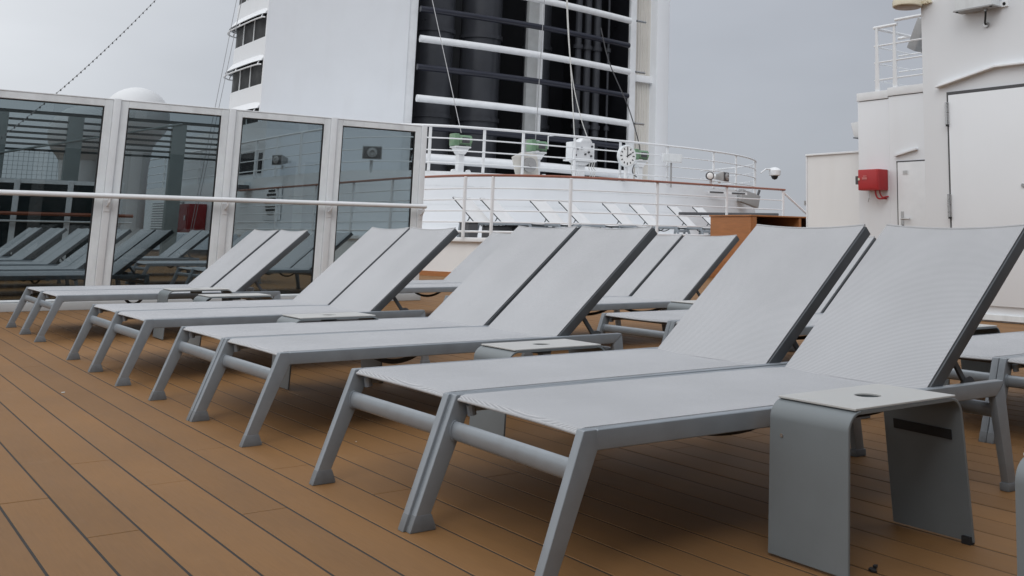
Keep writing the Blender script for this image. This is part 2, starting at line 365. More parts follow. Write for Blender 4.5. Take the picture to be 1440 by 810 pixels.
for c in cells[296:]:
    if c[5] < -8 or c[4] > 40 or c[3] < -7.8 or c[3] > 33: continue
    a, b = c[3]+0.0033, c[3]+PW-0.0033; y0, y1 = c[4]+0.0017, c[5]-0.0017
    rest.add([(a, y0, -0.005), (b, y0, -0.005), (b, y1, -0.005), (a, y1, -0.005), (a, y0, 0), (b, y0, 0), (b, y1, 0), (a, y1, 0)],
             [(4, 5, 6, 7), (0, 1, 5, 4), (1, 2, 6, 5), (2, 3, 7, 6), (3, 0, 4, 7)])
ro = rest.obj('far_planks', 'plank', deck); ro['kind'] = 'stuff'

# ================================================================== FUNNEL (Y = 33, X 10.5 .. 26.8)
fn = thing('funnel', 'tall white ship funnel with black barred grille and windows down its left side', 'funnel')
FZ = 18.0
cas = MB()
cas.prism([(11.15, 33.0), (15.28, 33.0), (15.28, 37.2), (11.15, 37.2)], 0.7, FZ, 'z')
part(fn, 'casing', 'white', cas)
cor = MB(); cor.prism([(10.5, 33.0)]+[(11.15, 33.0), (11.15, 33.14), (10.5, 33.10)], 0.7, FZ, 'z'); part(fn, 'corner_post', 'white', cor)
j = MB(); j.box(15.28, 15.62, 33.06, 38, 0.7, FZ); part(fn, 'jamb', 'white_trim', j, 0.02)
inn = MB(); inn.box(15.62, 24.9, 37.8, 38, 0.7, FZ); part(fn, 'back_plate', 'black_paint', inn)
fl = MB(); fl.box(15.62, 24.9, 33.1, 37.8, 0.7, 2.4); part(fn, 'base_plate', 'black_paint', fl)
for x, y, r in ((17.3, 35.3, 0.80), (19.3, 35.2, 0.78), (22.1, 35.6, 0.55), (23.0, 33.95, 0.13), (23.45, 33.95, 0.14), (23.92, 33.95, 0.15), (24.38, 33.8, 0.05), (16.3, 36.6, 0.4)):
    p = MB(); p.cyl((x, y, 2.4), (0, 0, 1), r, FZ-2.4, 20)
    for zz in (5.0, 8.2, 11.3): p.cyl((x, y, zz), (0, 0, 1), r+0.06, 0.16, 20)
    part(fn, 'exhaust_pipe', 'pipe', p)
colm = MB()
colm.box(20.34, 20.80, 33.42, 33.62, 0.7, FZ); part(fn, 'column', 'sill', colm, 0.02)  # grey puts the shade on the column's left part into its colour
colm = MB(); colm.box(20.80, 20.90, 33.22, 33.62, 0.7, FZ); part(fn, 'column_lit_edge', 'white_trim', colm, 0.01)  # white strip painted as the column's lit right edge
for i, zz in enumerate((3.27, 5.30, 7.38, 9.47, 11.6, 13.7)):
    b = MB(); pts = []
    for k in range(17):
        t = k/16; pts.append((15.60+t*9.06, 32.75-0.42*math.sin(PI*t), zz+0.14*(1-2*t)*0.5))
    b.tube(pts, 0.128 if i else 0.17, 14); part(fn, 'white_bar', 'white_trim', b)
for zz in (4.35, 6.41, 8.46, 10.55, 12.6):
    b = MB(); pts = []
    for k in range(17):
        t = k/16; pts.append((15.60+t*9.10, 32.85-0.42*math.sin(PI*t), zz+0.12*(1-2*t)*0.5))
    b.tube(pts, 0.112, 12); part(fn, 'navy_bar', 'navy', b)
rp = MB(); rp.box(24.9, 25.2, 33.0, 38, 0.7, FZ); part(fn, 'right_jamb', 'white_trim', rp, 0.02)
rl_ = MB(); rl_.box(24.86, 24.899, 33.12, 37.79, 0.7, FZ); part(fn, 'lining', 'black_paint', rl_)
rl_ = MB(); rl_.box(15.621, 15.66, 33.2, 37.79, 0.7, FZ); part(fn, 'lining', 'black_paint', rl_)
cl = MB(); cl.box(25.2, 26.2, 33.35, 38, 0.7, FZ)
part(fn, 'side_cladding', 'beige_metal', cl)
rb = MB()
for k in range(7): rb.box(25.26+k*0.13, 25.29+k*0.13, 33.31, 33.35, 0.7, FZ)
part(fn, 'cladding_rib', 'beige_metal', rb)
bd = MB(); bd.box(25.2, 26.2, 33.16, 33.349, 7.05, 7.33); part(fn, 'cladding_band', 'white_trim', bd, 0.015)
pr = MB(); pr.box(26.2, 26.86, 32.9, 38, 0.7, FZ); part(fn, 'right_pilaster', 'white', pr, 0.03)
for zz in (5.3, 7.38, 9.47):
    sb = MB(); sb.cyl((24.9, 32.6, zz-0.06), (1, 0, 0), 0.05, 0.45, 8); part(fn, 'bar_stub', 'steel', sb)
# window storeys down the left side: spandrel, dark strip, curved canopy with a white tube below
nose = [(11.15, 33.14), (10.55, 33.14)]
for k in range(8):
    zb = 1.55+1.52*k                                  # underside of this storey's canopy
    side = [(10.54, 33.14), (10.54, 36.0), (10.58, 36.5), (10.72, 36.95), (10.95, 37.15), (11.15, 37.2)]
    side = smooth_poly(side, 2)
    sp_ = MB(); sp_.prism(side+[(11.15, 33.14)], zb+0.18, zb+0.79, 'z'); part(fn, 'spandrel', 'white', sp_)
    wd = MB(); ws = [(p[0]+0.035, p[1]-0.01) for p in side]
    wd.prism(ws[:-1]+[(11.185, 37.15), (11.185, 33.141)], zb-0.74, zb+0.18, 'z'); wo = part(fn, 'window', 'window_dark', wd)
    for yy in (34.45, 35.5):
        xx = 10.46
        mu = MB(); mu.box(xx+0.095, xx+0.13, yy-0.03, yy+0.03, zb-0.74, zb+0.02); part(wo, 'mullion', 'frame', mu)
    can = MB(); cs = smooth_poly([(10.55, 33.14), (10.36, 33.14), (10.36, 35.9), (10.40, 36.6), (10.52, 37.1), (10.80, 37.5), (11.2, 37.6)], 2)
    # sloping eave: wide at the bottom, meeting the spandrel at the top
    lo = [(p[0], p[1], zb) for p in cs[3:]]; hi = [(min(11.2, p[0]+0.24), p[1]-0.02, zb+0.34) for p in cs[3:]]
    n_ = len(lo); can.add(lo+hi, [(i, i+1, i+1+n_, i+n_) for i in range(n_-1)])
    lip = [(p[0]+0.05, p[1], zb+0.004) for p in cs[3:]]; can.add(lo+lip, [(i, i+n_, i+1+n_, i+1) for i in range(n_-1)])
    can_o = part(fn, 'canopy', 'white', can)
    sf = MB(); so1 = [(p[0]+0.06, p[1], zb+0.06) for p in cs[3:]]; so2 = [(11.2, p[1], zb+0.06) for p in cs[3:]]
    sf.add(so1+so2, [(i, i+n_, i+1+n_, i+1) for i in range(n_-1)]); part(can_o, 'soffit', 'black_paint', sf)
    rl = MB(); rl.tube([(p[0]-0.02, p[1], zb-0.13) for p in cs[3:-2]], 0.025, 8)
    for q in cs[5:-3:4]: rl.tube([(q[0], q[1], zb-0.13), (q[0]+0.05, q[1], zb+0.02)], 0.02, 6)
    part(fn, 'window_rail', 'white_trim', rl)
at(fn, (18.6, 38, 0))

# ================================================================== UPPER DECKHOUSE (curved front)
UP = smooth_poly([(9.85, 52), (9.85, 30), (9.9, 26.5), (10.2, 24.3), (11.3, 23.1), (13, 22.78), (15.5, 22.82), (18.3, 23.05), (21, 23.5), (23.2, 24.35), (24.9, 25.6), (26.3, 27.5), (27, 31)], 2)
dh = thing('deckhouse', 'curved white deckhouse under the funnel carrying a railed upper deck', 'deckhouse')
hw = MB(); hw.wall(UP, 0.70, 2.22, 0.3); part(dh, 'wall', 'white', hw)
hd = MB(); hd.prism([(p[0], p[1]) for p in UP]+[(27, 52)], 2.22, 2.30, 'z'); part(dh, 'upper_floor', 'white_trim', hd)
for zz in (1.02, 1.50, 1.95):
    sm = MB(); sm.wall([(p[0]-0.006 if p[1] > 24 else p[0], p[1]-0.006) for p in UP], zz, zz+0.014, 0.02); part(dh, 'seam', 'frame', sm)
ww = MB()
ww.box(9.98, 10.3, 31.35, 32.8, 2.46, 3.1); part(dh, 'window', 'window_dark', ww)
ww = MB(); ww.box(9.98, 10.3, 30.85, 31.15, 2.46, 3.05); part(dh, 'window', 'window_dark', ww)
hb = MB(); hb.box(10.0, 10.48, 30.7, 40, 2.30, 4.0); part(dh, 'upper_wall', 'white', hb)
vt = MB(); vt.box(9.80, 9.85, 28.55, 29.85, 1.10, 2.05); vo = part(dh, 'vent', 'white_trim', vt, 0.01)
for k in range(7):
    zz = 1.24+k*0.105; half = 0.46*math.sqrt(max(0.05, 1-((k-3)/3.6)**2))
    sl = MB(); sl.box(9.785, 9.80, 29.2-half, 29.2+half, zz, zz+0.055); part(vo, 'slat', 'black', sl)
dr = MB(); dr.box(9.81, 9.85, 32.45, 33.3, 0.74, 1.75); do_ = part(dh, 'door', 'white_trim', dr, 0.01)
hh = MB(); hh.box(9.76, 9.81, 32.52, 32.60, 1.15, 1.35); part(do_, 'handle', 'steel', hh)
gv = MB(); gv.box(9.80, 9.85, 38.0, 42.0, 0.8, 1.75); go = part(dh, 'vent', 'grey', gv)
for k in range(10):
    sl = MB(); sl.box(9.775, 9.80, 38.1, 41.9, 0.84+k*0.09, 0.885+k*0.09); part(go, 'slat', 'white_trim', sl)
at(dh, (18, 30, 0.7))
wl = thing('wall_lamp', 'small grey floodlight on the deckhouse wall seen through the third glass panel', 'lamp')
a = MB(); a.box(9.45, 9.75, 31.0, 31.75, 1.94, 2.10); part(wl, 'housing', 'grey_dark', a, 0.02)
a = MB(); a.box(9.7, 9.85, 31.3, 31.4, 2.0, 2.2); part(wl, 'bracket', 'frame', a)
at(wl, (9.85, 31.35, 2.05))

# upper railing
ur = thing('upper_railing', 'white four bar railing curving around the upper deck below the funnel', 'railing')
for i, zz in enumerate((3.40, 3.105, 2.81, 2.51)):
    t = MB(); t.tube([(p[0], p[1]-0.02, zz) for p in UP], 0.032 if i == 0 else 0.017, 8); part(ur, 'top_rail' if i == 0 else 'bar', 'white_trim', t)
def ptm(): 
    m_ = MB(); m_.box(-0.035, 0.035, -0.022, 0.022, 2.30, 3.40); return m_.mesh('post', 'white_trim', 0.008, 1)
pme = ptm()
def on_poly(poly, x):
    for a, b in zip(poly[:-1], poly[1:]):
        if min(a[0], b[0]) <= x <= max(a[0], b[0]) and abs(b[0]-a[0]) > 1e-4:
            t = (x-a[0])/(b[0]-a[0]); return a[1]+t*(b[1]-a[1])
    return poly[-1][1]
upx = [(x, on_poly(UP, x)) for x in (11.45, 12.76, 13.85, 15.46, 17.05, 17.28, 18.9, 21.07, 22.45, 24.5, 24.76)]+[(9.86, y) for y in (25.6, 27.4, 29.2, 31.0, 32.8, 34.6, 36.6, 38.8, 41, 43.5)]
for x, y in upx:
    o = bpy.data.objects.new('post', pme); COL.objects.link(o); o.parent = ur; o.location = (x, y, 0)
at(ur, (18, 23, 2.30))
for c in ur.children:
    pass

# ================================================================== RAISED PLATFORM with wood capped railing
WR = smooth_poly([(9.2, 30), (9.2, 21), (9.25, 19.2), (9.5, 17.9), (10.0, 17.05), (10.9, 16.5), (12.0, 16.33), (13.4, 16.35), (15.1, 16.5), (17.0, 16.62)], 2)
pf = thing('raised_platform', 'low white platform wall with wood skirting left of the wooden cabinet', 'platform')
a = MB(); a.wall([(p[0]+0.06, p[1]+0.05) for p in WR]+[(20, 16.8)], 0.09, 0.66, 0.25); part(pf, 'wall', 'off_white', a)
a = MB(); a.wall([(p[0]+0.0, p[1]-0.0) for p in WR]+[(20, 16.75)], 0.66, 0.74, 0.4); part(pf, 'coaming', 'white_trim', a, 0.012)
a = MB(); a.wall([(p[0]+0.04, p[1]+0.03) for p in WR]+[(20, 16.78)], 0.0, 0.09, 0.25); part(pf, 'skirting', 'cab', a)
a = MB(); a.prism([(p[0]+0.3, p[1]+0.3) for p in WR]+[(20, 17.1), (20, 30)], 0.55, 0.70, 'z'); part(pf, 'floor', 'off_white', a)
at(pf, (12, 18, 0))
wr = thing('wood_capped_railing', 'white railing with brown wooden cap running around the raised platform', 'railing')
a = MB(); a.tube([(p[0], p[1], 1.90) for p in WR], 0.045, 10, flat=(0.55, 1.25)); part(wr, 'handrail', 'teak', a)
for zz in (1.66, 1.45, 1.24, 1.03, 0.85):
    a = MB(); a.tube([(p[0], p[1], zz) for p in WR], 0.013 if zz > 0.9 else 0.02, 6); part(wr, 'bar', 'white_trim', a)
for (x, y) in ((9.55, 17.75), (9.86, 17.25), (11.08, 16.45), (13.11, 16.36), (15.13, 16.5), (16.95, 16.6), (9.2, 20.2), (9.2, 22.2), (9.2, 24.4), (9.2, 27)):
    a = MB(); a.box(x-0.03, x+0.03, y-0.02, y+0.02, 0.74, 1.88); part(wr, 'post', 'white_trim', a, 0.01, 1)
a = MB(); a.tube([(16.95, 16.62, 1.86), (17.75, 16.6, 1.36)], 0.03, 8); part(wr, 'brace', 'white_trim', a)
a = MB(); a.tube([(15.4, 18.4, 1.34), (18.6, 18.4, 1.40)], 0.035, 8); part(wr, 'dark_bar', 'grey_dark', a)
at(wr, (12, 17, 0.74))

for (x0, x1, z1, lab) in ((10.06, 10.27, 1.04, 'small black box on the raised platform, leftmost and tallest of the four'), (10.56, 11.05, 0.98, 'black low box second from left on the raised platform'), (11.12, 11.80, 0.99, 'wide black low box third from left on the raised platform'), (11.88, 12.7, 0.97, 'wide black low box nearest the middle of the raised platform')):  # low plain dark boxes on the platform floor
    t = thing('low_box', lab, 'vent box', ((x0+x1)/2, 18.6, 0.70), 0, 'black boxes on the raised platform')
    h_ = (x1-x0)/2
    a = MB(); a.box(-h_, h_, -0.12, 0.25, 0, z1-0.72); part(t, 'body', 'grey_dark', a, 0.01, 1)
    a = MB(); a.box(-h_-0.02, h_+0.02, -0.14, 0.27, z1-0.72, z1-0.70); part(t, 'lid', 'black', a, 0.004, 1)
# ---- winches, clock and fittings along the upper railing
def winch(x, y, label, crank=False, z=2.30):
    t = thing('winch', label, 'winch', (x, y, z), 0, 'small green winches on the upper deck')
    a = MB(); a.box(-0.08, 0.08, -0.08, 0.08, 0, 0.44); a.prism([(-0.08, 0.44), (0.08, 0.44), (0.19, 0.60), (-0.19, 0.60)], -0.12, 0.12, 'y'); part(t, 'pedestal', 'white_trim', a, 0.008, 1)
    a = MB(); a.box(-0.22, 0.22, -0.15, 0.15, 0.60, 0.64); part(t, 'base_plate', 'white_trim', a, 0.008, 1)
    a = MB(); a.box(-0.25, -0.10, -0.14, 0.14, 0.64, 0.95); part(t, 'gearbox', 'green', a, 0.03)
    a = MB(); a.cyl((-0.10, -0.03, 0.80), (1, 0, 0), 0.125, 0.34, 16); o = part(t, 'motor', 'green', a)
    a = MB(); a.box(-0.04, 0.16, -0.18, -0.14, 0.72, 0.86); part(o, 'terminal_box', 'grey_dark', a, 0.01, 1)
    a = MB(); a.box(0.20, 0.25, -0.10, 0.10, 0.66, 0.92); part(t, 'end_housing', 'green', a, 0.02)
    if crank:
        a = MB(); a.tube([(0.25, 0, 0.74), (0.34, 0, 0.74), (0.34, 0, 1.08), (0.52, 0, 1.11)], 0.016, 8); part(t, 'crank', 'white_trim', a)
    a = MB(); a.cyl((-0.2, -0.12, 0.02), (0, 1, 0), 0.05, 0.1, 10); a.cyl((0.2, -0.12, 0.02), (0, 1, 0), 0.05, 0.1, 10); part(t, 'rope_ring', 'white_trim', a)
    return t
winch(12.27, 23.15, 'green winch on a white pedestal at the left of the upper railing')
winch(14.45, 23.1, 'green winch with a white crank handle above a grey cable drum', True)
winch(17.98, 23.3, 'green winch right of the clock with dark cables hanging down')
t = thing('cable_drum', 'grey cable drum in a pale frame under the cranked green winch', 'cable drum', (13.95, 22.95, 2.30))
a = MB(); a.prism([(-0.22, 0), (0.45, 0), (0.38, 0.56), (-0.05, 0.60), (-0.35, 0.45)], -0.08, -0.02, 'y'); part(t, 'frame', 'beige_metal', a, 0.01)
a = MB(); a.cyl((0.13, -0.16, 0.27), (0, 1, 0), 0.19, 0.09, 22); a.cyl((0.13, -0.20, 0.27), (0, 1, 0), 0.055, 0.06, 12); part(t, 'drum', 'grey', a)
a = MB(); a.box(-0.03, 0.33, -0.075, -0.06, 0.05, 0.5); part(t, 'backplate', 'grey_dark', a)
t = thing('winch_box', 'white box winch with cables on a flared white pedestal beside the clock', 'winch', (15.82, 23.1, 2.30))
a = MB(); a.box(-0.11, 0.11, -0.09, 0.09, 0, 0.36); a.prism([(-0.11, 0.36), (0.11, 0.36), (0.28, 0.47), (-0.28, 0.47)], -0.14, 0.14, 'y'); part(t, 'pedestal', 'white_trim', a, 0.01, 1)
a = MB(); a.box(-0.42, 0.42, -0.18, 0.18, 0.47, 0.51); part(t, 'base_plate', 'white_trim', a)
a = MB(); a.box(-0.36, 0.36, -0.16, 0.16, 0.51, 0.98); a.cyl((0.1, -0.152, 0.92), (0, 1, 0), 0.20, 0.30, 18); bx = part(t, 'housing', 'white_trim', a, 0.02)
for q in ((-0.2, 0.8), (-0.08, 0.82), (0.16, 0.72), (0.26, 0.88), (0.05, 0.66), (-0.26, 0.62), (0.24, 0.62)):
    a = MB(); a.cyl((q[0], -0.20, q[1]), (0, 1, 0), 0.028, 0.05, 8); part(bx, 'bolt', 'grey_dark', a)
for k, q in enumerate((-0.36, -0.27, 0.22, 0.3, 0.37)):
    a = MB(); a.tube([(q, -0.16, 0.47), (q-0.04, -0.17, 0.3), (q+0.03, -0.16, 0.05+0.05*k), (q, -0.15, 0)], 0.014, 6); part(t, 'hanging_cable', 'rope', a)
t = thing('deck_clock', 'round white station clock showing two on a pole by the railing', 'clock', (17.12, 22.78, 2.30))
a = MB(); a.box(-0.03, 0.03, -0.02, 0.04, 0, 0.55); part(t, 'pole', 'white_trim', a)
a = MB(); a.lathe((0, 0.03, 0.68), [(0.28, 0), (0.30, 0.02), (0.30, 0.10), (0.27, 0.115), (0.27, 0.10)], 32, (0, -1, 0)); part(t, 'case', 'frame', a)
a = MB(); a.lathe((0, -0.06, 0.68), [(0.268, 0), (0.268, 0.012)], 32, (0, -1, 0)); cf = part(t, 'face', 'clock', a)
for k in range(12):
    an = PI/2-k*PI/6; a = MB(); L_ = 0.065 if k % 3 == 0 else 0.05
    d = Vector((math.cos(an), 0, math.sin(an))); a.obox(Vector((0, -0.0765, 0.68))+d*0.21, d, (0, 1, 0), d.cross(Vector((0, 1, 0))), L_/2, 0.004, 0.014); part(cf, 'hour_mark', 'black', a)
for nm, an, ln, wd_ in (('minute_hand', PI/2, 0.21, 0.010), ('hour_hand', PI/2-PI/3, 0.15, 0.014)):
    d = Vector((math.cos(an), 0, math.sin(an))); a = MB(); a.obox(Vector((0, -0.084, 0.68))+d*(ln/2-0.02), d, (0, 1, 0), d.cross(Vector((0, 1, 0))), ln/2+0.02, 0.003, wd_); part(cf, nm, 'black', a)
t = thing('display_board', 'blank pale grey board on a thin post right of the clock', 'sign', (18.85, 22.9, 2.30))
a = MB(); a.box(-0.02, 0.02, 0, 0.04, -0.1, 0.62); part(t, 'post', 'grey', a)
a = MB(); a.box(-0.36, 0.36, -0.05, 0.0, 0.60, 0.86); o = part(t, 'board', 'frame_light', a, 0.01)
a = MB(); a.box(-0.32, 0.32, -0.056, -0.05, 0.64, 0.82); part(o, 'panel', 'frame', a)
def horn(name, label, loc, rz, s=1.0, two=True, z=0.2):
    t = thing(name, label, 'loudspeaker', loc, rz)
    a = MB(); a.box(-0.03*s, 0.03*s, -0.03*s, 0.03*s, 0, z); part(t, 'bracket', 'frame', a)
    a = MB(); q0 = [(-0.20*s, z), (0.20*s, z), (0.20*s, z+0.28*s), (-0.20*s, z+0.28*s)]; q1 = [(-0.08*s, z+0.07*s), (0.08*s, z+0.07*s), (0.08*s, z+0.21*s), (-0.08*s, z+0.21*s)]
    a.add([(x, -0.22*s, zz) for x, zz in q0]+[(x, 0.08*s, zz) for x, zz in q1], [(4, 5, 6, 7), (0, 1, 5, 4), (1, 2, 6, 5), (2, 3, 7, 6), (3, 0, 4, 7), (0, 3, 2, 1)]); o = part(t, 'horn', 'grey', a, 0.02*s)
    a = MB(); a.box(-0.175*s, 0.175*s, -0.232*s, -0.222*s, z+0.025*s, z+0.255*s); part(o, 'mouth', 'grey_dark', a, 0.004)
    a = MB(); a.lathe((0, -0.232*s, z+0.14*s), [(0.10*s, 0), (0.10*s, 0.03*s), (0.045*s, 0.05*s), (0.035*s, 0.02*s)], 20, (0, -1, 0)); part(o, 'diffuser', 'grey', a)
    a = MB(); a.cyl((0, 0.08*s, z+0.14*s), (0, 1, 0), 0.07*s, 0.12*s, 14); part(t, 'driver', 'frame_light', a)
    return t
horn('horn_speaker', 'square grey horn loudspeaker above the wood rail, near the wooden cabinet', (14.86, 16.45, 1.95), R(24), 0.75, z=0.03)
horn('horn_speaker', 'dark square horn loudspeaker seen through the fourth glass panel', (9.75, 22.6, 2.15), R(-22), 1.1, z=0.28)
horn('horn_speaker', 'grey horn loudspeaker turned aside, seen through the third glass panel', (9.7, 28.2, 2.44), R(-70), 1.0, z=0.1)
t = thing('spotlight', 'small round spotlight left of the square horn loudspeaker by the wood rail', 'spotlight', (14.58, 16.45, 1.93))
a = MB(); a.lathe((0, 0, 0.16), [(0.05, -0.10), (0.085, 0.0), (0.09, 0.08), (0.075, 0.08)], 18, (-0.5, -0.85, 0)); part(t, 'housing', 'grey_dark', a)
a = MB(); a.lathe((-0.04, -0.068, 0.16), [(0.07, 0), (0.05, 0.012)], 18, (-0.5, -0.85, 0)); part(t, 'lens', 'clock', a)
a = MB(); a.box(0.02, 0.07, -0.02, 0.02, -0.02, 0.2); part(t, 'bracket', 'frame_light', a)
t = thing('dome_camera', 'white dome camera on a bracket at the right end of the upper railing', 'camera', (25.0, 25.3, 2.9))
a = MB(); a.tube([(-0.25, 0, 0.1), (0.0, 0, 0.25), (0.22, 0, 0.25)], 0.025, 8); part(t, 'arm', 'white_trim', a)
a = MB(); a.lathe((0.42, 0, 0.0), [(0.09, 0.02), (0.20, 0.06), (0.22, 0.22), (0.16, 0.30), (0.05, 0.33)], 20); part(t, 'housing', 'white_trim', a)
a = MB(); a.lathe((0.42, 0, 0.0), [(0.001, -0.10), (0.08, -0.07), (0.12, 0.0), (0.12, 0.03)], 18); part(t, 'dome', 'black', a)
t = thing('floodlight', 'grey flat floodlight behind the right end of the wood rail', 'floodlight', (22.6, 24.0, 1.85))
a = MB(); a.obox((0.35, 0, 0.2), (1, 0, -0.25), (0, 1, 0), (0.25, 0, 1), 0.40, 0.1, 0.2); part(t, 'housing', 'grey', a, 0.02)
a = MB(); a.tube([(0.65, -0.05, 0.2), (0.78, -0.05, 0.48)], 0.04, 8); part(t, 'bracket', 'grey_dark', a)
t = thing('upper_vent_pair', 'two thin dark slots of a vent low behind the right part of the upper railing', 'vent', (21.0, 23.4, 2.1))
a = MB(); a.box(-0.3, 1.3, -0.015, 0.0, 0.02, 0.10); part(t, 'plate', 'white_trim', a)
for q in (-0.25, 0.65):
    a = MB(); a.box(q, q+0.55, -0.03, -0.02, 0.04, 0.08); part(t, 'slot', 'grey_dark', a)

# ---- wires in front of the funnel
def wire(name, label, pts, r, m='wire', cat='cable', grp=None):
    a = MB(); a.tube(smooth_poly(pts, 2) if len(pts) > 2 else pts, r, 6); o = a.obj(name, m); return tag(o, label, cat, grp)
wire('stay_wire', 'thin slanting wire across the left of the funnel grille to the left winch', [(12.0, 25.0, 7.6), (12.15, 25, 6.76), (13.2, 24.2, 4.3), (12.2, 23.1, 3.3)][0:1]+[(12.27, 23.15, 3.28)], 0.010)
wire('stay_wire', 'thin straight upright wire before the funnel column to the cranked winch', [(14.55, 23.1, 8.4), (14.4, 23.1, 3.2)], 0.012)
wire('hanging_rope', 'pale hanging rope falling to the white box winch, the straighter one', [(15.1, 23.1, 9.2), (15.25, 23.1, 6.9), (15.50, 23.1, 4.6), (15.62, 23.1, 3.4)], 0.014, 'rope', 'rope')
wire('hanging_rope', 'pale hanging rope sagging right of the straighter rope above the white box winch', [(15.1, 23.15, 9.2), (15.28, 23.15, 6.6), (15.50, 23.15, 5.0), (15.85, 23.15, 3.9), (16.1, 23.15, 3.4)], 0.014, 'rope', 'rope')
wire('hanging_cable', 'dark cable curving down past the clock to the right green winch', [(16.6, 23.4, 6.6), (16.85, 23.4, 5.75), (17.2, 23.4, 5.15), (17.62, 23.4, 4.5), (18.05, 23.4, 3.45), (18.1, 23.4, 3.1), (17.8, 23.35, 2.75), (17.75, 23.3, 2.55), (17.95, 23.3, 2.44)], 0.017, 'grey_dark')
for k, (xt, xb) in enumerate(((8.65, 8.34), (8.79, 8.44))):
    dx = (xt-xb)/3.07
    wire('halyard', ('left' if k == 0 else 'right')+' one of the two thin lines beside the funnel windows', [(xt+dx*6, 30, 13.24), (xb-dx*3.7, 30, 0.5)], 0.008, 'wire', 'line', 'two thin lines left of the funnel')
t = thing('light_string', 'slanting string of little dark lamps crossing the sky at the left', 'light string')
p0, p1 = Vector((4.70, 18, 5.6)), Vector((1.25, 18, 1.25))
a = MB(); pts = [p0.lerp(p1, i/20)-Vector((0, 0, 0.28*math.sin(PI*i/20)-0.0)) for i in range(21)]; a.tube(pts, 0.0045, 6); part(t, 'cord', 'wire', a)
a = MB()
bm_ = MB(); bm_.lathe((0, 0, 0), [(0.001, -0.026), (0.009, -0.02), (0.011, -0.005), (0.007, 0.008)], 8); bmesh_ = bm_.mesh('bulb', 'grey_dark')
for i in range(72):
    f = i/71*20; k = min(19, int(f)); q = pts[k].lerp(pts[k+1], f-k)
    o = bpy.data.objects.new('bulb', bmesh_); COL.objects.link(o); o.parent = t; o.location = q
at(t, tuple(p1))

# ================================================================== THROUGH THE GLASS: radomes, louvre fence, far windscreen
def radome(x, y, z, r, label):
    t = thing('radome', label, 'radome', (x, y, 0))
    a = MB(); prof = [(r*0.62, -r*0.85)]+[(r*math.cos(an), r*math.sin(an)) for an in [R(-45+135*i/18) for i in range(19)]]
    a.lathe((0, 0, z), prof, 40); part(t, 'dome', 'radome', a)
    a = MB(); a.lathe((0, 0, 0), [(0.55, 0), (0.5, z-r*1.6), (r*0.60, z-r*0.84)], 24); part(t, 'pedestal', 'radome', a)
radome(7.65, 36.0, 4.25, 0.98, 'white radome dome rising above the first windscreen post')
radome(6.30, 36.5, 3.65, 0.92, 'radome dome seen only through the leftmost glass panel')
lf = thing('louvre_fence', 'tall open slatted fence on posts seen through the two left glass panels', 'fence')
for zz in (3.43, 3.26, 3.10, 2.96, 2.83, 2.70, 2.57):
    a = MB(); a.box(-3, 8.3, 27.97, 28.03, zz-0.02, zz+(0.055 if zz > 3.4 else 0.03)); part(lf, 'slat', 'fence_slat', a)
for x in (-2.6, -0.2, 2.1, 3.15, 4.68, 6.97):
    a = MB(); a.box(x-0.16, x+0.16, 27.9, 28.1, 0, 3.40); part(lf, 'post', 'fence', a, 0.01)
a = MB(); a.tube([(2.2, 27.9, 2.2), (7.0, 27.9, 3.42)], 0.025, 6); part(lf, 'brace', 'fence', a)
ms = MB()
for i in range(26): ms.box(2.3+i*0.1, 2.306+i*0.1, 27.99, 28.0, 1.7, 2.55)
for i in range(9): ms.box(2.3, 4.8, 27.995, 28.0, 1.7+i*0.1, 1.706+i*0.1)
o = part(lf, 'wire_mesh', 'fence', ms); o['kind'] = 'stuff'
at(lf, (3, 28, 0))
fw = thing('windscreen', 'far windscreen of dark panes seen through the left glass panels', 'windscreen')
for i in range(-3, 7):
    x = 3.12+(i-4)*0.925
    a = MB(); a.box(x-0.05, x+0.05, 23.95, 24.05, 0, 1.74); part(fw, 'post', 'frame_light', a, 0.008, 1)
    if i == 6: break
    a = MB(); a.box(x+0.05, x+0.875, 23.98, 24.02, 1.66, 1.74); a.box(x+0.05, x+0.875, 23.98, 24.02, 0, 0.1); fr_ = part(fw, 'frame', 'frame', a)
    a = MB(); a.box(x+0.05, x+0.875, 23.99, 24.01, 0.1, 1.66); part(fr_, 'pane', 'pane_dark', a)
a = MB(); a.tube([(-1.5, 23.8, 1.08), (5.2, 23.8, 1.06)], 0.035, 8); part(fw, 'handrail', 'teak', a)
a = MB(); a.tube([(-1.5, 23.85, 0.93), (5.2, 23.85, 0.92)], 0.02, 8); part(fw, 'bar', 'frame', a)
at(fw, (3, 24, 0))
hb_ = thing('hose_cabinet', 'dark red hose cabinet seen through the second glass panel', 'cabinet')
a = MB(); a.box(9.3, 9.84, 35.3, 36.7, 0.72, 1.62); part(hb_, 'body', 'deep_red', a, 0.03)
a = MB(); a.box(9.28, 9.30, 35.4, 36.6, 0.8, 1.54); o = part(hb_, 'door', 'deep_red', a, 0.005, 1)
a = MB(); a.box(9.25, 9.28, 35.5, 35.6, 1.1, 1.25); part(o, 'latch', 'steel', a)
at(hb_, (9.57, 36, 0.72))

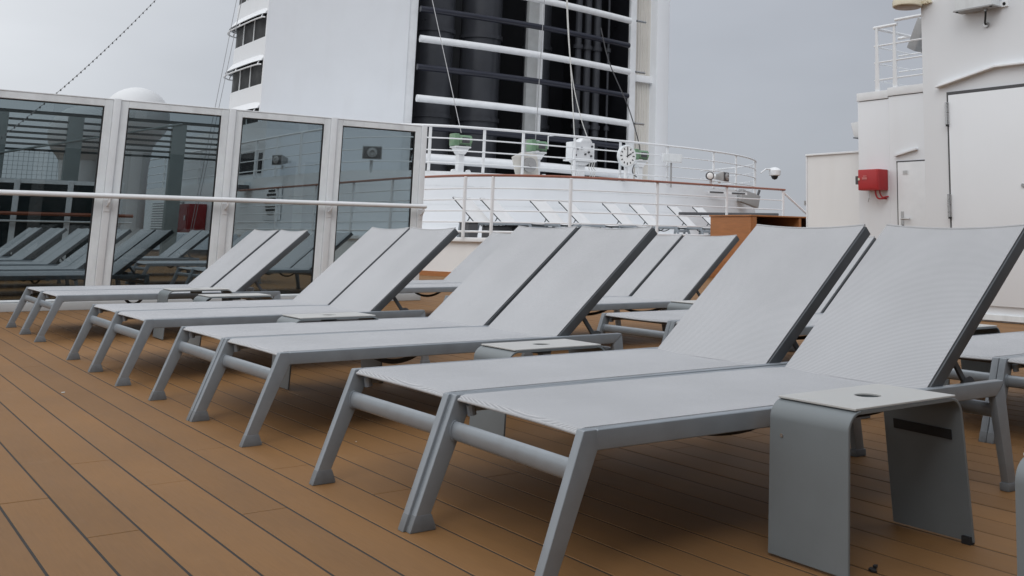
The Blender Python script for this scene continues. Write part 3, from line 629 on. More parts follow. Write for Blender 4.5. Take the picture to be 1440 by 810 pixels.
# ================================================================== NEAR GLASS WINDSCREEN (Y = 11.96)
ws = thing('windscreen', 'large grey framed windscreen of tinted glass with a white handrail across it', 'windscreen')
GY, GP, GX = 11.96, 1.153, 2.350
for i in range(-4, 4):
    x = GX+(i-0)*GP
    if i < 3:
        x1 = x+GP
        a = MB(); s_ = 0.034
        xo0, xo1 = x+s_, x1-s_; xi0, xi1 = x+0.112, x1-0.112
        a.box(xo0, xi0, GY-0.03, GY+0.03, 0.085, 2.115); a.box(xi1, xo1, GY-0.03, GY+0.03, 0.085, 2.115)
        a.box(xi0, xi1, GY-0.03, GY+0.03, 2.045, 2.115); a.box(xi0, xi1, GY-0.03, GY+0.03, 0.085, 0.105)
        fr_ = part(ws, 'frame', 'frame', a, 0.004, 1)
        a = MB(); a.box(xi0-0.005, xi1+0.005, GY+0.002, GY+0.012, 0.10, 2.05); part(fr_, 'pane', 'glass', a)
        a = MB(); g_ = 0.012
        a.box(xi0, xi0+g_, GY-0.022, GY+0.001, 0.105, 2.045); a.box(xi1-g_, xi1, GY-0.022, GY+0.001, 0.105, 2.045); a.box(xi0+g_, xi1-g_, GY-0.022, GY+0.001, 2.045-g_, 2.045)
        part(fr_, 'gasket', 'black', a)
        a = MB(); a.box(x+0.02, x1-0.02, GY-0.034, GY+0.034, 2.1155, 2.130); part(ws, 'cap', 'frame_light', a, 0.003, 1)
    a = MB(); a.box(x-0.033, x+0.033, GY-0.055, GY+0.045, 0.083, 2.132); pz = part(ws, 'post', 'frame_light', a, 0.006)
    a = MB(); a.cyl((x, GY-0.065, 1.03), (0, 1, 0), 0.036, 0.012, 14); a.tube([(x, GY-0.06, 1.03), (x, GY-0.10, 1.035), (x+0.006, GY-0.13, 1.07), (x+0.006, GY-0.13, 1.105)], 0.013, 8)
    a.box(x-0.03, x+0.03, GY-0.062, GY-0.055, 0.97, 1.09); part(ws, 'rail_bracket', 'white_trim', a, 0.002, 1)
a = MB(); a.tube([(GX-4*GP, GY-0.13, 1.128), (GX+3*GP+0.035, GY-0.13, 1.128)], 0.026, 14); part(ws, 'handrail', 'white_trim', a)
a = MB(); a.box(GX-4*GP, GX+3*GP+0.05, GY-0.09, GY+0.09, 0, 0.082); part(ws, 'sill', 'sill', a, 0.008)
at(ws, (2.35, GY, 0))

# ================================================================== RIGHT HAND HOUSES
rh = thing('right_deckhouse', 'big white deckhouse wall with a wide hinged door at the right edge', 'deckhouse')
a = MB(); a.prism([(0.2, 0), (7.05, 0), (7.05, 8), (0.2, 8)], 9.42, 12.0, 'x'); part(rh, 'wall', 'white', a, 0.01)
a = MB(); a.box(9.395, 9.42, 6.05-1.25, 6.70, 0.16, 2.37); dor = part(rh, 'door', 'white', a, 0.006)
a = MB()
a.box(9.400, 9.42, 6.700, 6.722, 0.10, 2.405); a.box(9.400, 9.42, 4.78, 6.70, 2.372, 2.405); part(rh, 'door_gap', 'grey_dark', a)
for z0, z1 in ((2.05, 2.29), (1.06, 1.30)):
    a = MB(); a.cyl((9.385, 6.712, z0), (0, 0, 1), 0.022, (z1-z0)*0.52, 12); a.cyl((9.385, 6.712, z0+(z1-z0)*0.54), (0, 0, 1), 0.022, (z1-z0)*0.46, 12)
    hg = part(dor, 'hinge', 'steel', a)
    a = MB(); a.cyl((9.385, 6.712, z0-0.02), (0, 0, 1), 0.018, 0.02, 10); part(dor, 'hinge_pin', 'black', a)
a = MB(); a.cyl((9.385, 5.83, 1.37), (1, 0, 0), 0.02, 0.012, 12); part(dor, 'lock', 'steel', a)
a = MB()
for A, B in (((6.84, 2.47), (6.10, 2.615)), ((6.10, 2.615), (4.7, 2.60))):
    d = Vector((0, B[0]-A[0], B[1]-A[1])); c = Vector((9.39, (A[0]+B[0])/2, (A[1]+B[1])/2))
    a.obox(c, d, (1, 0, 0), d.cross(Vector((1, 0, 0))), d.length/2, 0.035, 0.012)
part(rh, 'rain_gutter', 'white_trim', a, 0.004, 1)
a = MB(); a.box(9.385, 9.42, 0.4, 7.0, 0.02, 0.075); part(rh, 'foot_rail', 'frame', a)
at(rh, (10.5, 5, 0))
aw = thing('rear_shade_house', 'unseen white house with dark windows behind the camera, added to shade the loungers', 'deckhouse')
a = MB(); a.box(-6, 12, -6, -3.2, 0, 6.8); part(aw, 'wall', 'white', a, 0.02)  # out of view, added to keep light off the near loungers and deck
for k in range(9):  # dark panes so the added wall throws back less light
    a = MB(); a.box(-5.7+k*1.95, -4.0+k*1.95, -3.2, -3.16, 0.35, 2.6); part(aw, 'window', 'dark_glass', a, 0.01)
    a = MB(); a.box(-5.7+k*1.95, -4.0+k*1.95, -3.2, -3.16, 3.4, 5.6); part(aw, 'window', 'dark_glass', a, 0.01)
at(aw, (3, -4.5, 0))
t = thing('junction_box', 'grey metal box with a short black cable high on the right wall', 'junction box')
a = MB(); a.box(9.24, 9.40, 6.02, 6.47, 3.25, 3.75); o = part(t, 'box', 'frame', a, 0.006)
a = MB(); a.box(9.235, 9.40, 6.00, 6.49, 3.235, 3.249); part(o, 'bottom_flange', 'grey', a)
for y in (6.03, 6.45):
    a = MB(); a.cyl((9.25, y, 3.225), (0, 0, 1), 0.014, 0.012, 8); part(o, 'screw', 'black', a)
a = MB(); a.cyl((9.40, 5.97, 3.27), (1, 0, 0), 0.02, 0.02, 8); a.box(9.40, 9.42, 5.93, 6.05, 3.24, 3.30); part(t, 'lug', 'white_trim', a)
a = MB(); a.tube(smooth_poly([(9.33, 6.15, 3.24), (9.33, 6.15, 3.17), (9.34, 6.165, 3.12), (9.37, 6.19, 3.085), (9.42, 6.20, 3.08)], 2), 0.011, 8); part(t, 'cable', 'black', a)
a = MB(); a.cyl((9.33, 6.15, 3.205), (0, 0, 1), 0.022, 0.035, 10); a.lathe((9.42, 6.20, 3.08), [(0.035, 0), (0.03, 0.03), (0.015, 0.03)], 12, (-1, 0, 0)); part(t, 'cable_gland', 'steel', a)
at(t, (9.42, 6.25, 3.25))
t = thing('wall_lamp', 'cream round lamp shade at the top edge of the right wall', 'lamp')
a = MB(); a.lathe((9.28, 7.13, 3.40), [(0.155, 0), (0.165, 0.01), (0.165, 0.06), (0.13, 0.15), (0.05, 0.2)], 28); part(t, 'shade', 'cream', a)
a = MB(); a.lathe((9.28, 7.13, 3.397), [(0.15, 0), (0.12, -0.006)], 28); part(t, 'lens', 'tan', a)
a = MB(); a.box(9.36, 9.43, 6.93, 6.99, 3.43, 3.47); a.cyl((9.40, 6.9, 3.46), (0, 1, 0), 0.02, 0.12, 8); a.cyl((9.38, 6.9, 3.445), (1, 0, 0), 0.014, 0.04, 8); part(t, 'bracket', 'cream', a)
at(t, (9.28, 7.13, 3.40))

sh = thing('side_house', 'white house wall with a narrow door set back beside the big deckhouse', 'deckhouse')
a = MB(); a.box(12.8, 16, 10.235, 10.86, 0, 2.99); part(sh, 'wall', 'white', a, 0.008)
a = MB(); a.box(12.795, 16, 7.3, 10.233, 0, 3.02); part(sh, 'wall', 'white', a, 0.008)
a = MB(); a.box(12.785, 16, 10.24, 10.87, 3.00, 3.13); a.box(12.778, 16, 7.3, 10.238, 3.03, 3.16); part(sh, 'parapet', 'white_trim', a, 0.006)
a = MB(); a.box(12.775, 12.795, 9.2, 10.07, 0.12, 1.985); o = part(sh, 'door', 'white_trim', a, 0.006)
a = MB(); a.box(12.783, 12.795, 9.2, 10.095, 1.988, 2.006); a.box(12.783, 12.795, 10.074, 10.092, 0.1, 1.988); part(sh, 'door_gap', 'grey_dark', a)
a = MB(); a.box(12.77, 12.775, 9.965, 10.02, 0.98, 1.24); a.tube([(12.77, 9.99, 1.13), (12.74, 9.99, 1.13), (12.735, 9.97, 1.13), (12.735, 9.83, 1.125)], 0.013, 8); part(o, 'handle', 'steel', a)
a = MB(); a.cyl((12.768, 9.985, 1.03), (1, 0, 0), 0.014, 0.004, 8); part(o, 'keyhole', 'black', a)
a = MB(); a.box(12.768, 12.775, 9.87, 9.97, 1.80, 1.86); pl = part(o, 'name_plate', 'frame', a)
for k in range(3):
    a = MB(); a.box(12.766, 12.768, 9.88, 9.96, 1.812+k*0.016, 1.819+k*0.016); part(pl, 'plate_line', 'grey', a)
a = MB(); d = Vector((0, -0.42, 0.085)); a.obox((12.77, 9.9, 2.13), d, (1, 0, 0), (0, 0.085, 0.42), d.length/2, 0.03, 0.012); part(sh, 'rain_gutter', 'white_trim', a)
at(sh, (14, 9.5, 0))
t = thing('fire_hose_box', 'bright red box with a latch on the white wall left of the narrow door', 'box')
a = MB(); a.prism([(12.56, 10.27), (12.79, 10.265), (12.79, 10.69), (12.60, 10.69), (12.56, 10.67)], 1.565, 1.885, 'z'); bo = part(t, 'body', 'red', a, 0.012)
a = MB(); a.box(12.552, 12.562, 10.29, 10.66, 1.585, 1.865); dd = part(t, 'door', 'red', a, 0.004)
a = MB(); a.box(12.545, 12.552, 10.48, 10.58, 1.73, 1.765); a.box(12.546, 12.552, 10.49, 10.56, 1.775, 1.79); part(dd, 'label', 'pale_red', a)
a = MB(); a.box(12.538, 12.552, 10.625, 10.655, 1.72, 1.755); part(dd, 'latch', 'cream', a)
a = MB(); a.box(12.58, 12.66, 10.69, 10.745, 1.66, 1.79); part(t, 'bracket', 'grey_dark', a, 0.005, 1)
a = MB(); a.tube(smooth_poly([(12.65, 10.40, 1.565), (12.65, 10.40, 1.5), (12.66, 10.36, 1.43), (12.70, 10.31, 1.44), (12.78, 10.29, 1.44)], 2), 0.014, 8); a.tube(smooth_poly([(12.7, 10.36, 1.565), (12.7, 10.36, 1.52), (12.7, 10.31, 1.45), (12.72, 10.28, 1.46), (12.79, 10.27, 1.47)], 2), 0.012, 8); part(t, 'hose', 'red', a)
a = MB(); a.tube([(12.64, 10.52, 1.565), (12.64, 10.52, 1.45), (12.64, 10.49, 1.425)], 0.007, 6); a.tube([(12.64, 10.52, 1.45), (12.66, 10.56, 1.39)], 0.006, 6); part(t, 'cord', 'steel', a)
at(t, (12.79, 10.47, 1.565))
rr_ = thing('roof_railing', 'white railing of three bars on the roof edge of the narrow door house', 'railing')
for i, zz in enumerate((4.16, 3.86, 3.59, 3.31)):
    r_ = 0.026 if i == 0 else 0.014
    st = 0.07 if i == 0 else 0.0
    a = MB(); a.tube([(12.83, 10.06, zz), (12.83, 10.52, zz), (13.80, 10.54, zz)], r_, 8); part(rr_, 'bar', 'white_trim', a)
    a = MB(); a.tube([(12.83, 10.10, zz+st), (12.83, 9.0, zz+st)], r_, 8); part(rr_, 'bar', 'white_trim', a)
    a = MB(); a.tube([(13.80, 10.80, zz), (13.80, 9.2, zz)], r_, 8); part(rr_, 'bar', 'white_trim', a)
for p in ((12.83, 10.47), (12.83, 10.12), (12.83, 9.3), (13.8, 9.75)):
    a = MB(); a.prism([(p[1]-0.045, 3.13), (p[1]+0.045, 3.13), (p[1]+0.022, 4.15), (p[1]-0.022, 4.15)], p[0]-0.012, p[0]+0.012, 'x'); part(rr_, 'post', 'white_trim', a, 0.003, 1)
at(rr_, (13, 10, 3.13))
t = thing('floodlight', 'grey square floodlight sticking out beyond the roof house corner above the pale panel', 'floodlight')
a = MB(); a.prism([(10.88, 2.42), (11.03, 2.44), (11.10, 2.68), (10.88, 2.70)], 12.9, 13.2, 'x'); part(t, 'housing', 'frame_light', a, 0.01)
a = MB(); a.prism([(10.88, 2.40), (11.04, 2.425), (11.03, 2.44), (10.88, 2.42)], 12.88, 13.2, 'x'); part(t, 'visor', 'grey_dark', a)
at(t, (13, 10.9, 2.5))
t = thing('floodlight', 'tilted grey floodlight behind the roof railing at the wall edge', 'floodlight')
a = MB(); a.obox((13.4, 10.02, 4.05), (0, 0.5, -1), (1, 0, 0), (0, 1, 0.5), 0.26, 0.15, 0.09); part(t, 'housing', 'grey', a, 0.02)
a = MB(); a.box(13.35, 13.45, 9.85, 9.93, 3.16, 4.0); part(t, 'stand', 'frame', a)
at(t, (13.4, 9.95, 3.16))
t = thing('screen_wall', 'plain off-white wall panel left of the red box house', 'wall')
a = MB(); a.box(13.3, 13.4, 11.0, 12.43, 0, 2.23); part(t, 'panel', 'off_white', a)
a = MB(); a.box(13.27, 13.43, 11.0, 12.46, 2.231, 2.262); a.box(13.285, 13.415, 12.432, 12.462, 0, 2.229); part(t, 'edge_trim', 'white_trim', a, 0.004, 1)
a = MB(); a.box(13.28, 13.31, 12.463, 12.50, 1.38, 1.46); part(t, 'clip', 'grey', a)
at(t, (13.35, 11.7, 0))

# ================================================================== WOODEN CABINET
t = thing('wooden_cabinet', 'orange brown wooden cabinet with open dark shelves by the pale panel', 'cabinet')
a = MB(); a.box(14.40, 14.44, 15.0, 16.2, 0, 1.235); part(t, 'side_panel', 'cab', a, 0.004, 1)
a = MB(); a.box(14.38, 18.7, 14.98, 16.22, 1.236, 1.265); part(t, 'top', 'cab', a, 0.004, 1)
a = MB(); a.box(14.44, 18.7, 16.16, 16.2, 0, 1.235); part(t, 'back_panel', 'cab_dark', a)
a = MB(); a.box(14.44, 14.56, 14.99, 15.03, 0, 1.235); a.box(14.56, 18.7, 14.995, 15.03, 0, 0.12); part(t, 'face_frame', 'cab', a, 0.003, 1)
for x in (15.78, 17.1, 18.5):
    a = MB(); a.box(x, x+0.07, 15.0, 16.15, 0.12, 1.235); part(t, 'divider', 'cab', a, 0.003, 1)
for z in (0.45, 0.83):
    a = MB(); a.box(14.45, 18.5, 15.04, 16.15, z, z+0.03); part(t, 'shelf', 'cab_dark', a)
at(t, (16.5, 15.6, 0))

# ================================================================== LOUNGERS
BZ = 0.352; W = 0.688; HW = W/2
HX = 1.408; TX, TZ = 1.966, 0.857
bdx, bdz = TX-HX, TZ-BZ; BL = math.hypot(bdx, bdz); ux, uz = bdx/BL, bdz/BL; nx, nz = -uz, ux     # along the back / its outward normal
def sling(rows, y_half, sag, edge_drop=0.006, th=0.003, cols=10, end_concave=0.0):
    # rows: (x, z, nx, nz) centre line; a thin woven sheet with a slight cross sag
    mb = MB(); n = cols+1; top = []; bot = []
    m = len(rows)
    for i, (x, z, ax, az) in enumerate(rows):
        for jx in range(n):
            y = -y_half+2*y_half*jx/cols; q = 1-(y/y_half)**2
            s = -sag*q
            xx, zz = x+ax*s, z+az*s
            if i == m-1 and end_concave: xx -= ux*end_concave*q; zz -= uz*end_concave*q
            if i <= 3 and end_concave == 0 and x < 0.5: xx += 0.034*q
            top.append((xx, y, zz)); bot.append((xx-ax*th, y, zz-az*th))
    mb.v = top+bot; T = len(top)
    for i in range(m-1):
        for jx in range(cols):
            a = i*n+jx; mb.f.append((a, a+1, a+n+1, a+n)); mb.f.append((T+a, T+a+n, T+a+n+1, T+a+1))
    for jx in range(cols):
        mb.f.append((jx, T+jx, T+jx+1, jx+1)); a = (m-1)*n+jx; mb.f.append((a, a+1, T+a+1, T+a))
    for i in range(m-1):
        a = i*n; mb.f.append((a, a+n, T+a+n, T+a)); a = i*n+cols; mb.f.append((a, T+a, T+a+n, a+n))
    return mb
def make_lounger():
    t = thing('sun_lounger', 'x', 'sun lounger', (0, 0, 0))
    for s in (-1, 1):
        y0, y1 = (HW-0.032, HW) if s > 0 else (-HW, -HW+0.032)
        a = MB(); a.prism([(0.006, 0.035), (0.050, 0.035), (0.152, 0.303), (0.158, 0.306), (0.148, BZ), (0.112, BZ)], y0, y1, 'y'); lg = part(t, 'leg', 'alu', a, 0.0095, 3)
        a = MB(); a.prism([(-0.0062, 0.0), (0.070, 0.0), (0.070, 0.009), (0.0560, 0.044), (0.0082, 0.044)], y0-0.0012, y1+0.0012, 'y'); part(lg, 'foot_cap', 'foot', a, 0.004, 2)
        a = MB(); a.prism([(0.149, 0.303), (1.722, 0.303), (1.768, 0.345), (1.760, BZ), (0.149, BZ)], y0, y1, 'y'); part(t, 'side_rail', 'alu', a, 0.0095, 3)
        a = MB(); a.prism([(1.716, 0.302), (1.772, 0.02), (1.814, 0.02), (1.768, 0.344)], y0+0.001, y1-0.001, 'y'); lg = part(t, 'leg', 'alu', a, 0.005, 2)
        a = MB(); a.box(1.766, 1.820, y0-0.002, y1+0.002, 0, 0.026); part(lg, 'foot_cap', 'foot', a, 0.004, 2)
        # back side rail
        c = Vector((HX+ux*BL/2-nx*0.020, (y0+y1)/2-s*0.020, BZ+uz*BL/2-nz*0.020-0.004))
        a = MB(); a.obox(c, (ux, 0, uz), (0, 1, 0), (nx, 0, nz), BL/2+0.004, 0.014, 0.021); part(t, 'back_rail', 'alu_dark', a, 0.004, 2)
        # prop strut with bracket
        yi = (y0+y1)/2-s*0.048
        a = MB(); a.obox((1.604, yi, 0.392), (0.10, 0, -0.13), (0, 1, 0), (0.13, 0, 0.10), 0.074, 0.006, 0.010); st = part(t, 'prop_strut', 'alu_dark', a, 0.002, 1)
        a = MB(); a.cyl((1.655, yi-0.008, 0.335), (0, 1, 0), 0.030, 0.016, 16); part(st, 'ratchet', 'grey_dark', a)
        # plug at the front end of the rail
        a = MB(); a.cyl((0.150, y0-s*0.016 if s > 0 else y1+0.016, 0.326), (0.2, 0, -1), 0.013, 0.03, 10); part(t, 'end_plug', 'alu', a)
    # front stretcher, rear stretcher, cross bars
    a = MB(); a.tube([(0.113, -HW+0.030, 0.256), (0.113, HW-0.030, 0.256)], 0.026, 16, flat=(1, 0.5)); sr = part(t, 'front_stretcher', 'alu', a)
    for s in (-1, 1):
        a = MB(); a.tube([(0.113, s*(HW-0.038), 0.256), (0.113, s*(HW-0.031), 0.256)], 0.029, 16, flat=(1, 0.6)); part(sr, 'flange', 'alu', a)
    a = MB(); a.tube([(1.745, -HW+0.030, 0.255), (1.745, HW-0.030, 0.255)], 0.024, 14, flat=(1, 0.6)); part(t, 'rear_stretcher', 'alu', a)
    a = MB(); a.tube([(0.235, -HW+0.03, 0.322), (0.235, HW-0.03, 0.322)], 0.014, 10); part(t, 'cross_bar', 'alu_dark', a)
    for x in (0.70, 1.22):
        a = MB(); pts = [(x, -HW+0.03+(W-0.06)*i/14, 0.312-0.062*math.sin(PI*i/14)**0.8) for i in range(15)]; a.tube(pts, 0.011, 8); part(t, 'bowed_cross_bar', 'black', a)
    a = MB(); a.tube([(TX-0.03-nx*0.028, -HW+0.03, TZ-0.03-nz*0.02), (TX-0.03-nx*0.028, HW-0.03, TZ-0.03-nz*0.02)], 0.011, 8); part(t, 'back_cross_bar', 'alu_dark', a)
    a = MB(); a.tube([(1.54-nx*0.03, -HW+0.03, BZ+0.115-nz*0.03), (1.54-nx*0.03, HW-0.03, BZ+0.115-nz*0.03)], 0.010, 8); part(t, 'back_cross_bar', 'alu_dark', a)
    rows = [(0.118, BZ-0.010, -0.4, 0.9), (0.124, BZ-0.002, -0.3, 0.95)]+[(0.14+(HX-0.11)*i/8, BZ+0.0005-(0.004 if i == 8 else 0), 0, 1) for i in range(9)]
    sl = sling(rows, HW-0.0355, 0.010); part(t, 'seat_sling', 'fabric', sl, angle=50)
    a = MB(); hy = HW-0.0355; a.tube([(0.1175+0.034*(1-(y/hy)**2), y, BZ-0.0125-0.009*(1-(y/hy)**2)) for y in [-hy+2*hy*i/14 for i in range(15)]], 0.0042, 8); part(t, 'front_hem', 'hem', a)
    rows = [(HX+ux*d, BZ+uz*d+0.004, nx, nz) for d in [-0.014+(BL*1.004+0.014)*i/8 for i in range(9)]]
    sl = sling(rows, HW-0.030, 0.008, end_concave=0.012); part(t, 'back_sling', 'fabric', sl, angle=50)
    hy = HW-0.030; ex, ez = HX+ux*BL*1.004, BZ+uz*BL*1.004+0.004
    a = MB(); a.tube([(ex-(ux*0.012+nx*0.008)*(1-(y/hy)**2), y, ez-(uz*0.012+nz*0.008)*(1-(y/hy)**2)-0.002) for y in [-hy+2*hy*i/14 for i in range(15)]], 0.0045, 8); part(t, 'back_hem', 'hem', a)
    return t
proto = make_lounger()
def lower_copy(src):                                # the same lounger with its bed a little lower, its back as high
    memo = {}
    c = copy_tree(src)
    for o in c.children_recursive:
        if o.type != 'MESH': continue
        if o.data.name not in memo:
            me = o.data.copy(); memo[o.data.name] = me
            back = o.name.startswith(('back', 'prop'))
            for v in me.vertices:
                z = v.co.z
                v.co.z = 0.336+(z-BZ)*(0.848-0.336)/(TZ-BZ) if back else z*0.955
        o.data = memo[o.data.name]
    return c
low = lower_copy(proto); low_used = False
FX = 1.352
spots = []
def pair(xf, ymid, far_label, near_label, rz=0.0, z=0):
    for s, lab in ((1, far_label), (-1, near_label)):
        spots.append((xf, ymid+s*0.3455, z, rz, lab))
pair(FX, 2.757, 'far lounger of the nearest front pair, its foot end nearest the bare deck', 'nearest lounger of all, in front, beside the tall side table with the cup hole')
pair(FX+0.004, 4.842, 'far lounger of the second nearest front pair, left of the nearest pair', 'near lounger of the second nearest front pair, with a low side table at its rail')
pair(FX-0.012, 6.775, 'far lounger of the third front pair, close before the third glass panel', 'near lounger of the third front pair, its top overlapping the last glass post')
pair(FX+0.0, 9.385, 'farthest lounger of the front row, against the windscreen sill', 'near lounger of the fourth front pair, its back before the third panel')
pair(3.78, 2.56, 'lounger of the back row behind the nearest one, its foot end at the right edge', 'lounger at the right edge of the photo, only its foot end showing')
pair(3.80, 4.73, 'back row lounger half hidden behind the nearest pair, its empty foot end open to view', 'back row lounger seen only as a sliver between the two nearest backs')
pair(3.80, 6.815, 'left lounger of the back row pair in front of the wooden cabinet', 'right lounger of the back row pair whose back touches the wooden cabinet in view')
pair(3.80, 9.38, 'back row lounger by the low white platform wall, its pale back in shade', 'back row lounger hidden behind the third front pair, its side rail showing')
for i, ym in enumerate((13.15, 15.05, 17.0, 19.2, 21.4)):
    nm = ('first', 'second', 'third', 'fourth', 'fifth')[i]
    pair(1.25, ym, f'far lounger of the {nm} pair beyond the windscreen glass', f'near lounger of the {nm} pair beyond the windscreen glass')
for i, ym in enumerate((14.2, 17.2, 20.4)):
    nm = ('first', 'second', 'third')[i]
    pair(3.75, ym, f'far dark lounger of the {nm} back pair beyond the third glass panel', f'near dark lounger of the {nm} back pair beyond the third glass panel')
hx = [10.68, 11.30, 12.52, 13.26, 14.44, 15.21, 16.35, 17.15]
nth = ['leftmost', 'second', 'third', 'fourth', 'fifth', 'sixth', 'seventh', 'rightmost']
for i, x in enumerate(hx):
    rz = R(118+(0, 3, -2, 2, 0, -3, 2, -1)[i]); spots.append((x-1.41*math.cos(rz), 19.0-1.41*math.sin(rz), 0.70, rz, f'{nth[i]} of the loungers on the raised platform behind the wood capped railing'))
pale = {}
def slim(me):                                       # the thinner rail of the loungers on the platform
    me = me.copy(); cy = sum(v.co.y for v in me.vertices)/len(me.vertices)
    for v in me.vertices:
        d = (v.co.x-HX)*nx+(v.co.z-0.336)*nz
        v.co.x -= nx*d*0.5; v.co.z -= nz*d*0.5; v.co.y = cy+(v.co.y-cy)*0.5
    return me
for i, (x, y, z, rz, lab) in enumerate(spots):
    if i == 0: o = proto
    elif i == 1: o = copy_tree(proto)
    elif not low_used: o = low; low_used = True
    else: o = copy_tree(low)
    if z > 0:
        for ch in o.children:
            if ch.name.startswith(('back_sling', 'seat_sling')):
                key = ch.name.split('.')[0]
                if key not in pale: pale[key] = ch.data.copy(); pale[key].materials[0] = M['white_sling']
                ch.data = pale[key]
            elif ch.name.startswith('back_rail'):
                key = 'rail%d' % (ch.data.vertices[0].co.y > 0)
                if key not in pale: pale[key] = slim(ch.data)
                ch.data = pale[key]
    if i > 1:
        rz += random.uniform(-0.006, 0.006); x += random.uniform(-0.006, 0.006)
    o.scale = (1, 1, 1)
    if i in (4, 5): o.scale = (0.965, 1, 0.984)     # the deck falls away slightly towards the windscreen
    elif i in (6, 7): o.scale = (0.957, 1, 0.952)
    elif 8 <= i <= 15: o.scale = (0.998, 1, 0.968)
    elif i >= 16 and z == 0: o.scale = (0.955, 1, 0.94)
    if i == 1: rz = -0.027; y += 0.008            # the nearest lounger stands a little askew
    o.location = (x, y, z); o.rotation_euler = (0, 0, rz); o['label'] = lab; o['group'] = 'sun loungers on the open deck'

# ================================================================== SIDE TABLES
def ring_plate(mb, x0, x1, y0, y1, z0, z1, cx, cy, r, n=32):
    outer = []; inner = []
    for k in range(n):
        an = 2*PI*k/n+PI/n; c, s = math.cos(an), math.sin(an)
        tx = ((x1-cx)/c if c > 0 else (x0-cx)/c) if abs(c) > 1e-6 else 1e9
        ty = ((y1-cy)/s if s > 0 else (y0-cy)/s) if abs(s) > 1e-6 else 1e9
        q = min(tx, ty); outer.append([cx+c*q, cy+s*q]); inner.append((cx+c*r, cy+s*r))
    for X, Y in ((x0, y0), (x1, y0), (x1, y1), (x0, y1)):      # snap nearest outer point to each corner
        k = min(range(n), key=lambda i: (outer[i][0]-X)**2+(outer[i][1]-Y)**2); outer[k] = [X, Y]
    v = [(p[0], p[1], z1) for p in outer]+[(p[0], p[1], z1) for p in inner]+[(p[0], p[1], z0) for p in outer]+[(p[0], p[1], z0) for p in inner]
    f = []
    for k in range(n):
        j = (k+1) % n
        f += [(k, j, n+j, n+k), (2*n+k, 3*n+k, 3*n+j, 2*n+j), (k, 2*n+k, 2*n+j, j), (n+k, n+j, 3*n+j, 3*n+k)]
    mb.add(v, f)
TW = 0.27
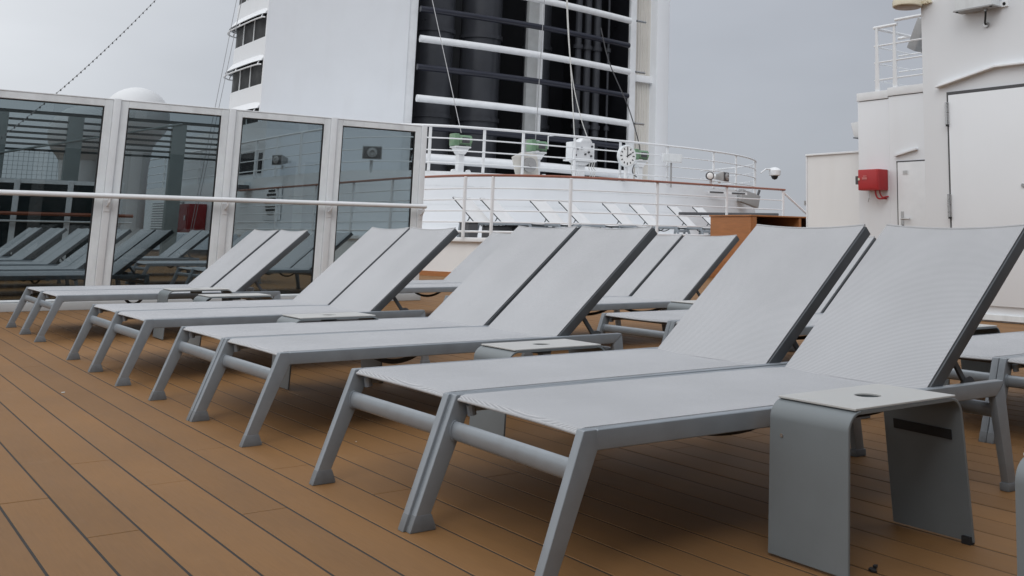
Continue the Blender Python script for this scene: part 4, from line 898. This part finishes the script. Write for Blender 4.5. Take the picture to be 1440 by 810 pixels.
def make_table():
    t = thing('side_table', 'x', 'side table')
    H_ = 0.385; r = 0.048; th = 0.008; x1 = 0.468
    def band(pts):
        mb = MB(); n = len(pts); nn = []
        for i in range(n):
            a = Vector(pts[min(i+1, n-1)])-Vector(pts[max(i-1, 0)]); a.normalize(); nn.append(Vector((a.y, -a.x)))
        poly = [tuple(p) for p in pts]+[tuple(Vector(pts[i])+nn[i]*th) for i in range(n-1, -1, -1)]
        m = len(pts); v = []
        for y in (-TW/2, TW/2): v += [(p[0], y, p[1]) for p in poly]
        N_ = 2*m; f = []
        for i in range(m-1): f += [(i, i+1, i+1+N_, i+N_), (N_-1-i, N_-1-i+N_, N_-2-i+N_, N_-2-i), (i, N_-1-i, N_-2-i, i+1), (i+N_, i+1+N_, N_-2-i+N_, N_-1-i+N_)]
        f += [(0, N_, 2*N_-1, N_-1), (m-1, m, m+N_, m-1+N_)]
        mb.add(v, f); return mb
    fr = [(-0.008, 0.006), (0.0, H_-r)]+[(r-r*math.cos(PI/2*i/8), H_-r+r*math.sin(PI/2*i/8)) for i in range(1, 9)]
    bk = [(x1-r+r*math.sin(PI/2*i/8), H_-r+r*math.cos(PI/2*i/8)) for i in range(9)]+[(x1+0.038, 0.006)]
    fp = part(t, 'front_panel', 'table', band(fr), 0.0015, 1)
    bp_ = part(t, 'back_panel', 'table', band(bk), 0.0015, 1)
    a = MB(); ring_plate(a, r, x1-r, -TW/2, TW/2, H_-th, H_, 0.235, 0.0, 0.038); part(t, 'bridge', 'table', a)
    a = MB(); ring_plate(a, 0.030, x1-0.028, -TW/2+0.002, TW/2-0.002, H_+0.0005, H_+0.0065, 0.235, 0.0, 0.036); part(t, 'top', 'table_top', a, 0.0012, 1)
    a = MB(); a.lathe((0.235, 0, H_-0.03), [(0.041, 0), (0.041, 0.021), (0.0375, 0.022), (0.036, 0.001)], 24); part(t, 'cup_recess', 'table', a)
    a = MB(); a.obox((x1-0.004, 0.0, 0.283), (0.038, 0, -0.33), (0, 1, 0.02), (1, 0, 0.115), 0.013, 0.098, 0.002); part(bp_, 'black_strip', 'black', a)
    a = MB(); a.obox((x1+0.030, -TW/2+0.018, 0.010), (1, 0, 0), (0, 1, 0), (0, 0, 1), 0.010, 0.014, 0.010); part(bp_, 'foot_pad', 'black', a)
    a = MB(); a.cyl((-0.003, TW/2-0.045, 0.30), (1, 0, 0), 0.005, 0.003, 8); part(fp, 'screw', 'steel', a)
    return t
tp = make_table()
tabs = [(2.008, 1.882, 1.0, 'tall blue grey side table with a cup hole beside the nearest lounger'),
        (2.150, 3.720, 0.92, 'low side table with a cup hole between the nearest and second front pairs'),
        (2.0, 5.600, 0.92, 'low side table between the second and third front pairs'),
        (2.13, 7.640, 0.92, 'side table between the third and fourth front pairs, partly behind a rail'),
        (2.12, 8.530, 0.92, 'side table with a dark end pushed against the fourth front pair'),
        (1.872, 1.072, 1.0, 'side table cut off by the right edge of the photo'),
        (4.70, 5.600, 0.92, 'side table between back row loungers, its curved pale end showing'),
        (4.55, 3.42, 0.92, 'dark sided table behind the nearest lounger at the right edge'),
        (4.30, 3.72, 0.92, 'side table glimpsed in the gap between the two nearest backs')]
for i, (x, y, s, lab) in enumerate(tabs):
    o = tp if i == 0 else copy_tree(tp)
    o.location = (x, y, 0); o.scale = (1, 1, s); o['label'] = lab; o['group'] = 'small bent sheet side tables'

# ================================================================== litter on the deck
a = MB(); a.prism([(0, 0), (0.022, 0.004), (0.03, 0.014), (0.016, 0.02), (0.004, 0.013)], 0, 0.006, 'z'); a.prism([(0.02, 0.0), (0.036, -0.006), (0.038, 0.004), (0.026, 0.008)], 0.003, 0.010, 'z')
o = a.obj('plastic_scrap', 'black', None, 0.001, 1); o.location = (2.11, 1.75, 0.001); o.rotation_euler = (0, 0, 0.8); tag(o, 'small black plastic scrap on the deck under the tall side table', 'litter')
for p, s in (((1.07, 5.99), 0.016), ((1.74, 4.01), 0.005)):
    a = MB(); a.prism([(0, 0), (s, 0.2*s), (1.2*s, s), (0.3*s, 0.9*s)], 0, 0.002, 'z'); o = a.obj('paper_fleck', 'rope'); o.location = (p[0], p[1], 0.001)
    tag(o, 'tiny white fleck on the open deck at left' if s > 0.01 else 'tiny white fleck on the deck beneath the second pair stretcher', 'litter')
